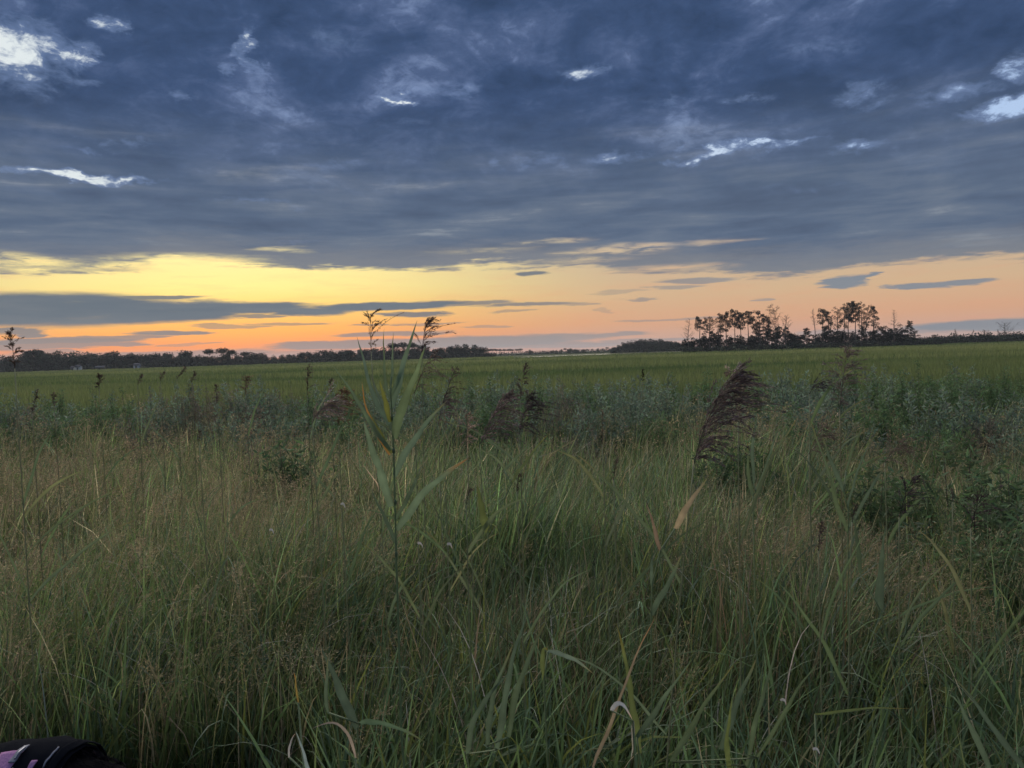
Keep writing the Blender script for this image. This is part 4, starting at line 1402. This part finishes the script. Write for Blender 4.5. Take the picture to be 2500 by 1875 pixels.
def build_reeds():
    build_big_reed()
    R_ = reed_with_plume
    R_('reed with an open upright tan plume against the orange sky, left of the two', (905, 768), (906, 858), 3.0, 58, 925, (.24, .17, .11), 1, 18, 20, .05, (.35, 0, 0), .5, 2)
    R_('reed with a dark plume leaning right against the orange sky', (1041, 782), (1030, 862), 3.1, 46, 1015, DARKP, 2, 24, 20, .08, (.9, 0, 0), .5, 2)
    R_('reed with a feathery nodding plume below the dark sky plume', (1052, 868), (1012, 960), 2.9, 58, 1000, BROWNP, 3, 20, 14, .8, (1, 0, 0), .6, 2)
    R_('slender reed with two thin upright plume branches right of the nodding one', (1114, 898), (1082, 985), 3.0, 34, 1075, DARKP, 4, 18, 12, .2, (.5, 0, 0), .45, 2)
    R_('reed with a big fluffy drooping brown plume right of the orange tipped leaf', (1232, 968), (1172, 1085), 3.2, 78, 1165, PURP, 5, 70, 24, .8, (1, 0, 0), .55, 2, clusters=9)
    R_('reed with a dull brown drooping plume hanging beside the fluffy one', (1292, 966), (1268, 1060), 3.6, 62, 1262, (.105, .085, .075), 6, 60, 22, .8, (1, 0, 0), .55, 2)
    R_('reed with a tattered pale tan plume low right of the big reed', (1140, 1012), (1140, 1092), 2.9, 36, 1140, (.36, .255, .19), 7, 26, 12, .6, (.6, 0, 0), .6, 1)
    R_('reed with a faint slim upright plume rising against the meadow right of the big reed', (1284, 888), (1270, 975), 3.8, 26, 1258, (.14, .105, .085), 8, 24, 12, .2, (.4, 0, 0), .4, 2)
    R_('reed with a small brown plume hanging behind the big reed right side', (1085, 968), (1070, 1040), 3.3, 60, 1062, PURP, 9, 28, 14, 1.1, (1, 0, 0), .5, 1)
    R_('reed with the largest dark brown plume, blown to the right', (1800, 908), (1694, 1132), 2.05, 118, 1560, (.185, .142, .124), 10, 96, 34, .75, (1, 0, .12), .5, 2, -.10, profile=.35, clusters=13)
    R_('reed with a pale seedy plume tucked behind the largest dark plume', (1782, 905), (1802, 1030), 2.5, 60, 1790, (.30, .23, .17), 11, 46, 18, .4, (.6, 0, 0), .55, 1)
    R_('tall reed with an upright spire plume before the grove on the right', (2068, 852), (2050, 1000), 2.9, 62, 2052, (.23, .18, .15), 12, 60, 20, .25, (.15, 0, 0), .65, 4, profile=.45, stemcol=(.34, .30, .17))
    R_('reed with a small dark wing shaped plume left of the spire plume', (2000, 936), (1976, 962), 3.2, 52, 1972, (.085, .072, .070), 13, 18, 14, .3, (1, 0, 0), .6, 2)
    R_('reed with a brown plume hanging low right of the spire plume', (2200, 1085), (2160, 1130), 3.0, 62, 2168, BROWNP, 14, 26, 13, .9, (.8, 0, 0), .6, 2)
    R_('reed with a brownish ragged plume left below the spire plume', (2010, 1040), (1975, 1110), 3.0, 58, 1975, BROWNP, 15, 30, 13, .8, (.9, 0, 0), .6, 3)
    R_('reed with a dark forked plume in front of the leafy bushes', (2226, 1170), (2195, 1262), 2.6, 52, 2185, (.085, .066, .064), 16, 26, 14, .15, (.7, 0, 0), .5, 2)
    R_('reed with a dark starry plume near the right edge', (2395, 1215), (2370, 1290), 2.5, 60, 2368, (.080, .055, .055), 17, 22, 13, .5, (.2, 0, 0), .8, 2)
    R_('reed with a narrow dark spike low in the grass on the right', (2006, 1278), (1998, 1345), 2.4, 22, 1995, DARKP, 18, 26, 12, .1, (.1, 0, 0), .3, 1)
    R_('tall reed with a narrow dark plume at the far left edge over the sky', (27, 806), (36, 900), 2.9, 30, 40, (.115, .082, .060), 19, 30, 13, .1, (.1, 0, 0), .35, 5)
    R_('reed with a fluffy pale pink tan plume left of the big reed', (806, 985), (762, 1030), 3.0, 58, 772, (.34, .26, .21), 20, 50, 18, .7, (.9, 0, 0), .5, 1)
    R_('reed with a rusty brown plume just left of the big reed', (838, 955), (825, 1040), 3.1, 48, 826, (.21, .13, .075), 21, 46, 16, .8, (.5, 0, 0), .5, 1)
    sp = [((753, 893), (750, 965), 4.2, 22, 750, (.15, .115, .085), 'thin brown spike standing above the shrubs left of the big reed'),
          ((600, 922), (600, 965), 5.0, 26, 600, (.22, .15, .10), 'pale brown seed spike above the shrubs in the left half'),
          ((527, 942), (530, 985), 4.6, 12, 532, DARKP, 'very dark thin spike before the shrubs in the left half'),
          ((242, 918), (242, 950), 5.4, 22, 243, (.13, .09, .07), 'short brown spike by itself in the pale left meadow'),
          ((453, 898), (432, 925), 5.6, 10, 425, (.17, .13, .10), 'tiny dark bent spike poking into the meadow, left'),
          ((400, 909), (392, 930), 5.6, 9, 388, (.17, .13, .10), 'tiny dark spike second poking into the meadow, left'),
          ((346, 915), (336, 940), 5.6, 10, 332, (.17, .13, .10), 'tiny dark nodding spike above the left shrubs'),
          ((476, 909), (468, 934), 5.6, 10, 466, (.17, .13, .10), 'tiny dark spike rightmost of those poking into the meadow'),
          ((92, 955), (78, 1010), 4.0, 14, 76, (.10, .07, .055), 'dark ragged spike right of the far left reed'),
          ((130, 962), (132, 992), 4.4, 12, 132, DARKP, 'short dark spike second right of the far left reed'),
          ((1470, 1000), (1470, 1085), 3.0, 14, 1472, (.24, .165, .105), 'narrow tan spike in the middle before the shrubs'),
          ((1506, 1122), (1498, 1172), 2.6, 13, 1494, DARKP, 'dark brown spike in the grass right of the narrow tan spike'),
          ((1268, 1158), (1262, 1200), 2.4, 13, 1258, (.085, .045, .038), 'red brown spike in the grass right of the orange leaf tip'),
          ((1150, 1195), (1138, 1232), 2.3, 16, 1120, DARKP, 'dark brown spike on a slanting stalk beside the big reed'),
          ((1569, 903), (1568, 932), 9.0, 7, 1568, (.03, .025, .02), 'thin black spike over the middle shrubs against the meadow'),
          ((488, 1052), (486, 1078), 3.6, 9, 486, DARKP, 'small dark spike in the pale grass on the left'),
          ((808, 925), (806, 960), 4.5, 12, 806, (.10, .08, .06), 'dark spike between the thin brown spike and the big reed'),
          ((2325, 1195), (2325, 1225), 2.8, 12, 2326, DARKP, 'small dark spike left of the starry plume'),
          ((2090, 1235), (2080, 1275), 2.5, 14, 2050, (.10, .075, .06), 'brown spike on a long slanting stalk below the forked plume')]
    for i, (t, b, d, w, f, c, l) in enumerate(sp):
        R_(l, t, b, d, w, f, c, 60 + i, 22, 10, .1, (.15, 0, 0), .32, 2 if i in (0, 10) else 1, group='narrow seed spikes')


build_reeds()


def build_loose_leaves():
    """leafy shoots and single leaves that stand out in the grass"""
    def shoot(label, foot_px, D, parts, cat='grass'):
        foot = gpt(foot_px, D)
        org = np.array([foot.x, D, float(ground_z(foot.x, D))])
        e = empty('reed_shoot', org, label, cat, 'leafy reed shoots in the grass')
        # a stalk that carries the leaves
        tops = [v3(at(*p[0], D)) - org for p in parts]
        tops.sort(key=lambda q: q[2])
        g = Geo()
        tube(g, [np.array([0, 0, -.03])] + [np.array([q[0], q[1], q[2]]) for q in tops if q[2] > .05], .0022, (.28, .34, .18), 5)
        g.build('stem', M_REED, e, smooth=True)
        for b, c, t, w, dd, col, tp in parts:
            obj('leaf', leaf_mesh('leaf', v3(at(*b, D)) - org, v3(at(*c, D + dd * .5)) - org, v3(at(*t, D + dd)) - org, w / IF * D, col, tp, fold=.25), M_REED, e)
        return e
    G, B, Yl = REED_GREEN * .74, REED_BLUE * .74, np.array([.19, .225, .07])
    TN, OR, WH = (.52, .39, .22), (.40, .26, .15), (.62, .60, .55)
    shoot('tan and orange withered leaves on the stalk below the largest plume', 1560, 2.0,
          [((1648, 1290), (1678, 1232), (1730, 1162), 18, -.03, TN, (.38, .36, .14)), ((1612, 1345), (1598, 1290), (1578, 1225), 11, .04, OR, None), ((1590, 1500), (1630, 1430), (1668, 1350), 17, -.1, B * 1.2, None), ((1592, 1430), (1588, 1390), (1594, 1355), 12, .02, B, None)])
    shoot('arched pale green blade bent over like a hook near bottom centre', 1320, 1.75,
          [((1328, 1660), (1318, 1560), (1338, 1590), 14, .0, Yl, None), ((1338, 1590), (1395, 1595), (1452, 1648), 13, -.04, (.30, .36, .22), None)])
    shoot('bleached white leaf hooked over low at bottom centre right', 1545, 1.75,
          [((1492, 1735), (1515, 1690), (1545, 1760), 13, -.02, WH, None), ((1545, 1760), (1548, 1800), (1540, 1860), 9, .0, (.45, .40, .30), None)])
    shoot('tan dry stalk slanting up through the grass at bottom centre', 1445, 1.75,
          [((1450, 1875), (1500, 1720), (1600, 1500), 12, .12, (.36, .27, .16), None)])
    shoot('bright yellow green blade standing left of the tan slanting stalk', 1565, 1.85,
          [((1560, 1840), (1545, 1680), (1505, 1520), 20, .05, Yl, None), ((1555, 1800), (1610, 1720), (1695, 1600), 16, -.05, B, None)])
    shoot('cluster of long blue green blades at bottom centre', 1215, 1.8,
          [((1215, 1830), (1225, 1690), (1290, 1480), 20, .06, B * 1.1, None), ((1190, 1820), (1190, 1700), (1258, 1560), 17, -.06, B, None), ((1140, 1840), (1150, 1720), (1248, 1640), 17, -.05, B * 1.05, None), ((1240, 1800), (1260, 1650), (1340, 1500), 18, .1, G, None)])
    shoot('two curved broad blades at bottom left of centre', 880, 1.75,
          [((880, 1768), (915, 1740), (1045, 1815), 17, -.05, (.16, .24, .13), None), ((872, 1780), (820, 1660), (785, 1580), 24, .06, B * .9, None), ((800, 1740), (792, 1680), (802, 1600), 12, .0, B, None)])
    shoot('dry tan bent leaf arched at bottom left of centre', 855, 1.75,
          [((868, 1850), (850, 1730), (758, 1780), 9, -.03, (.42, .33, .24), None)])
    shoot('bleached upright leaf with bent tip left of bottom centre', 725, 1.75,
          [((760, 1900), (740, 1830), (722, 1782), 11, -.02, (.34, .42, .38), None), ((706, 1850), (704, 1810), (722, 1790), 7, .0, (.50, .46, .40), None)])
    shoot('orange blade standing among dark grass left of centre', 726, 1.85, [((728, 1715), (724, 1680), (718, 1640), 7, 0, (.38, .26, .07), None)])
    shoot('long green blades slanting to the right at bottom right of centre', 1700, 1.75,
          [((1640, 1860), (1700, 1740), (1800, 1610), 17, -.04, G * 1.05, None), ((1820, 1870), (1850, 1740), (1900, 1560), 15, .05, G, None), ((1760, 1830), (1800, 1700), (1850, 1600), 20, .0, B, None), ((1850, 1850), (1920, 1720), (2000, 1610), 12, -.06, G * 1.1, None), ((1780, 1880), (1765, 1800), (1790, 1700), 16, -.05, Yl, None)])
    shoot('two long blades crossing at the bottom right corner', 2420, 1.75,
          [((2420, 1890), (2370, 1770), (2330, 1690), 18, .0, B * 1.1, None), ((2500, 1880), (2430, 1780), (2320, 1640), 18, .08, B, None)])
    shoot('long thin yellow green blade lying almost level at right', 2000, 1.8, [((1990, 1745), (2080, 1728), (2230, 1728), 8, -.04, Yl, None)])
    shoot('broad green blades of a young reed below the spire plume', 2060, 2.7,
          [((2070, 1300), (2040, 1240), (2025, 1160), 18, -.05, G, None), ((2072, 1290), (2110, 1210), (2175, 1120), 12, .05, B, None), ((2070, 1240), (2080, 1150), (2150, 1040), 9, .08, B, None), ((2060, 1200), (2030, 1130), (2005, 1060), 12, .02, B, None), ((2065, 1150), (2080, 1090), (2120, 1010), 8, .05, G, None)])
    shoot('broad blades standing right of the largest plume stem', 1835, 2.6,
          [((1840, 1180), (1830, 1080), (1850, 1010), 12, .04, B * 1.1, None), ((1845, 1200), (1880, 1110), (1905, 1030), 8, .0, B, None), ((1838, 1210), (1820, 1150), (1826, 1070), 12, .05, G, None)])
    shoot('dark pair of broad blades right of the forked plume', 2290, 2.4,
          [((2150, 1490), (2140, 1400), (2165, 1280), 24, .02, B * .85, None), ((2100, 1400), (2095, 1330), (2085, 1260), 14, .04, G * .8, None)])
    shoot('yellow green broad blade slanting right of the orange leaf tip', 1240, 2.3,
          [((1190, 1300), (1175, 1240), (1165, 1180), 22, .0, Yl * .85, None), ((1250, 1180), (1290, 1110), (1340, 1060), 9, .06, Yl, None), ((1230, 1150), (1255, 1120), (1300, 1080), 8, .06, G * 1.2, None)])
    for i, (px, py, D, t, l) in enumerate((((1020), 1318, 1.9, (1008, 1306), 'white folded scrap of bleached leaf beside the big reed'), (832, 1222, 2.2, (832, 1205), 'pale upright scrap of leaf left of the big reed stem'),
                                          (1092, 1320, 2.0, (1094, 1308), 'tiny white leaf scrap right of the big reed stem'), (1905, 1700, 1.8, (1908, 1685), 'white leaf scrap low in the right grass'), (1985, 1820, 1.7, (1998, 1808), 'curled white leaf scrap at bottom right'),
                                          (658, 1285, 2.2, (650, 1265), 'thin white leaf scrap in the tan seed heads on the left'))):
        foot = gpt(px, D)
        org = np.array([foot.x, D, float(ground_z(foot.x, D))])
        e = empty('dry_leaf', org, l, 'leaf', 'bleached leaf scraps')
        a, b = v3(at(px, py + 10, D)) - org, v3(at(*t, D)) - org
        g = Geo()
        tube(g, [(0, 0, -.02), a * (.3, .5, .6), a], .0006, (.25, .27, .13), 4)
        g.build('stalk', M_REED, e)
        obj('blade', leaf_mesh('blade', a, a + (.009, -.003, .010), a + (.014, -.004, -.012), .0085, (.45, .43, .39), None, 6, .3), M_REED, e)


build_loose_leaves()


# ------------------------------------------------------------------ dog with its harness
def build_dog():
    Y0 = 2.3
    A = lambda x, y, dy=0.0: at(x, y, Y0 + dy)
    sh = A(130, 1900)                      # middle of the shoulders
    gx, gz = sh.x, 0.0
    e = empty('dog', (gx, Y0, 0), 'dark coated dog in a pink and black harness at the bottom left corner', 'dog')
    o = Vector((gx, Y0, 0))
    L = lambda p: Vector(p) - o
    zs = sh.z
    # skeleton: pelvis first, then spine, neck, head, legs, tail (dog looks to the right, head low)
    J = {'pelvis': (-.50, 0, zs - .02, .115), 'loin': (-.32, 0, zs - .005, .112), 'ribs': (-.14, 0, zs - .03, .128), 'shoulder': (.03, 0, zs - .01, .118), 'neck': (.14, -.01, zs - .035, .088),
         'skull': (.225, -.02, zs - .06, .078), 'brow': (.29, -.03, zs - .105, .058), 'muzzle': (.35, -.03, zs - .155, .038), 'nose': (.385, -.03, zs - .18, .026),
         'tail1': (-.63, 0, zs + .02, .03), 'tail2': (-.78, .02, zs - .08, .022), 'tail3': (-.90, .03, zs - .16, .012)}
    E = [('pelvis', 'loin'), ('loin', 'ribs'), ('ribs', 'shoulder'), ('shoulder', 'neck'), ('neck', 'skull'), ('skull', 'brow'), ('brow', 'muzzle'), ('muzzle', 'nose'), ('pelvis', 'tail1'), ('tail1', 'tail2'), ('tail2', 'tail3')]
    for s, nm in ((-1, 'n'), (1, 'f')):
        J.update({'el' + nm: (.02, s * .095, zs - .19, .055), 'wr' + nm: (.03, s * .095, zs - .40, .03), 'an' + nm: (.035, s * .095, .07, .024), 'pw' + nm: (.085, s * .095, .028, .028),
                  'kn' + nm: (-.44, s * .10, zs - .22, .07), 'hk' + nm: (-.60, s * .10, zs - .40, .032), 'ha' + nm: (-.57, s * .10, .07, .026), 'hp' + nm: (-.51, s * .10, .028, .03)})
        E += [('shoulder', 'el' + nm), ('el' + nm, 'wr' + nm), ('wr' + nm, 'an' + nm), ('an' + nm, 'pw' + nm), ('pelvis', 'kn' + nm), ('kn' + nm, 'hk' + nm), ('hk' + nm, 'ha' + nm), ('ha' + nm, 'hp' + nm)]
    names = list(J)
    me = bpy.data.meshes.new('body')
    me.from_pydata([J[n][:3] for n in names], [(names.index(a), names.index(b)) for a, b in E], [])
    b = obj('body', me, plain_mat('dog_coat', (.010, .0085, .0095), .9, .04, 180.0, .5, .5), e)
    sk = b.modifiers.new('skin', 'SKIN')
    for i, n in enumerate(names):
        v = me.skin_vertices[0].data[i]
        r = J[n][3]
        v.radius = (r, r)
        v.use_root = n == 'pelvis'
    ss = b.modifiers.new('smooth', 'SUBSURF')
    ss.levels = ss.render_levels = 2
    # ears and eyes
    for s in (-1, 1):
        ec = Vector((.215, s * .062 - .02, zs - .02))
        V = [ec, ec + Vector((.035, s * .01, .002)), ec + Vector((.03, s * .035, -.075)), ec + Vector((-.012, s * .03, -.05)), ec + Vector((.012, s * .03, -.02))]
        V += [v + Vector((-.004, s * -.006, -.003)) for v in V]
        F = [(0, 1, 4), (1, 2, 4), (2, 3, 4), (3, 0, 4), (5, 9, 6), (6, 9, 7), (7, 9, 8), (8, 9, 5), (0, 5, 1), (1, 5, 6), (1, 6, 2), (2, 6, 7), (2, 7, 3), (3, 7, 8), (3, 8, 0), (0, 8, 5)]
        obj('ear', mesh_of('ear', V, F, smooth=True), bpy.data.materials['dog_coat'], e)
    pink = plain_mat('harness_pink', (.46, .24, .43), .95, .04, 160.0, .3, .5)
    blk = plain_mat('harness_webbing', (.008, .009, .013), .95, .04, 300.0, .4, .3)
    steel = plain_mat('harness_ring', (.35, .35, .38), .35, .5, 50.0, .1, 0, 1.0)
    pale = plain_mat('harness_stitch', (.22, .22, .26), .5, .4, 200.0, .15)
    R_AT = lambda x: float(np.interp(x, [-.5, -.32, -.14, .03, .14, .2], [.115, .112, .128, .118, .09, .08]))
    C_AT = lambda x: float(np.interp(x, [-.5, -.32, -.14, .03, .14, .2], [zs - .02, zs - .005, zs - .03, zs - .01, zs - .035, zs - .05]))

    def wrap(name, x0, x1, a0, a1, lift, mat, parent, skew=0.0, nx=6, na=14):
        """a strip of cloth laid over the back: x range along the body, a range round it (0 = top, negative towards the viewer)"""
        V, T = [], []
        for i in range(nx + 1):
            for j in range(na + 1):
                a = R(a0 + (a1 - a0) * j / na)
                x = x0 + (x1 - x0) * i / nx + skew * math.sin(a)
                r = R_AT(x) + lift + .0035 * math.sin(x * 61 + a * 7) * math.sin(x * 23 - a * 4.3) + .0012 * math.sin(a * 23 + x * 130)
                V.append((x, r * math.sin(a), C_AT(x) + r * math.cos(a)))
        nv = len(V)
        V += [(x, y * .975, z - .003) for x, y, z in V]
        for i in range(nx):
            for j in range(na):
                p = i * (na + 1) + j
                q = p + na + 1
                T += [(p, q, q + 1), (p, q + 1, p + 1), (nv + p, nv + q + 1, nv + q), (nv + p, nv + p + 1, nv + q + 1)]
        ring = [i * (na + 1) for i in range(nx + 1)] + [nx * (na + 1) + j for j in range(1, na + 1)] + [i * (na + 1) + na for i in range(nx - 1, -1, -1)] + [j for j in range(na - 1, 0, -1)]
        for p, q in zip(ring, ring[1:] + ring[:1]):
            T += [(p, nv + p, nv + q), (p, nv + q, q)]
        return obj(name, mesh_of(name, V, T, smooth=False), mat, parent)
    h = wrap('harness', -.17, .085, -100, 100, .010, blk, e, .02)
    h['label'] = 'black webbing of the harness'
    wrap('panel', -.118, -.050, -78, -17, .016, pink, h, .03)
    wrap('panel', .008, .024, -80, -34, .017, pink, h, .035)
    wrap('panel', -.02, .05, -100, -62, .018, pink, h, .03)
    wrap('trim', .048, .052, -44, -14, .016, pale, h, .03)
    wrap('trim', -.044, -.041, -80, -40, .017, pale, h, .03)
    wrap('buckle', -.11, -.075, -66, -46, .022, blk, h, .03)
    wrap('tag', -.10, -.085, -62, -50, .026, pale, h, .03)
    wrap('strap', .062, .082, -110, 110, .020, blk, h, .03)
    # short coat standing off the back, neck and head
    rng = np.random.default_rng(91)
    f = Geo()
    n = 9000
    x = rng.uniform(-.5, .2, n)
    a = rng.uniform(-2.0, 2.0, n)
    keep = (x < -.160) | (x > .080)
    x, a = x[keep], a[keep]
    r = np.interp(x, [-.5, -.32, -.14, .03, .14, .2], [.115, .112, .128, .118, .09, .08]) * .97
    P = np.stack([x, r * np.sin(a), np.interp(x, [-.5, -.32, -.14, .03, .14, .2], [zs - .02, zs - .005, zs - .03, zs - .01, zs - .035, zs - .05]) + r * np.cos(a)], 1)
    D = np.stack([np.full(len(x), -.9), np.sin(a) * .5, np.cos(a) * .5], 1) + rng.normal(0, .25, (len(x), 3))
    slivers(f, P, D, rng.uniform(.012, .024, len(x)), .0016, tinted((.016, .013, .014), len(x), rng, .3), rng)
    m = 5000
    u = norm(rng.normal(size=(m, 3)))
    ctr = np.array([.225, -.02, zs - .06])
    slivers(f, ctr + u * .074, u * .5 + np.array([-.8, 0, .1]) + rng.normal(0, .25, (m, 3)), rng.uniform(.010, .018, m), .0015, tinted((.020, .014, .013), m, rng, .3), rng)
    f.build('fur', foliage_mat('dog_fur', 0.0, .9, .03, 20.0, .3), e)
    wrap('clip', -.062, -.044, -34, -10, .021, pale, h, .035)  # pale slab, white highlights of the harness fitting put into its colour
    wrap('clip', -.052, -.047, -30, -14, .025, steel, h, .035)


build_dog()


# ------------------------------------------------------------------ the evening air
def build_haze():
    x, y0, y1, z0, z1 = 3200.0, -60.0, 3200.0, -1.5, 24.0
    V = [(-x, y0, z0), (x, y0, z0), (x, y1, z0), (-x, y1, z0), (-x, y0, z1), (x, y0, z1), (x, y1, z1), (-x, y1, z1)]
    F = [(0, 2, 1), (0, 3, 2), (4, 5, 6), (4, 6, 7), (0, 1, 5), (0, 5, 4), (1, 2, 6), (1, 6, 5), (2, 3, 7), (2, 7, 6), (3, 0, 4), (3, 4, 7)]
    m = bpy.data.materials.new('haze')
    m.use_nodes = True
    m.node_tree.nodes.clear()
    k = NT(m.node_tree)
    v = k.n('ShaderNodeVolumePrincipled')
    v.inputs['Color'].default_value = (.86, .90, .96, 1)
    v.inputs['Density'].default_value = HAZE
    v.inputs['Anisotropy'].default_value = 0.2
    out = k.n('ShaderNodeOutputMaterial')
    k.t.links.new(v.outputs[0], out.inputs['Volume'])
    tag(obj('haze', mesh_of('haze', V, F), m), kind='stuff')


HAZE = 0.00017
build_haze()
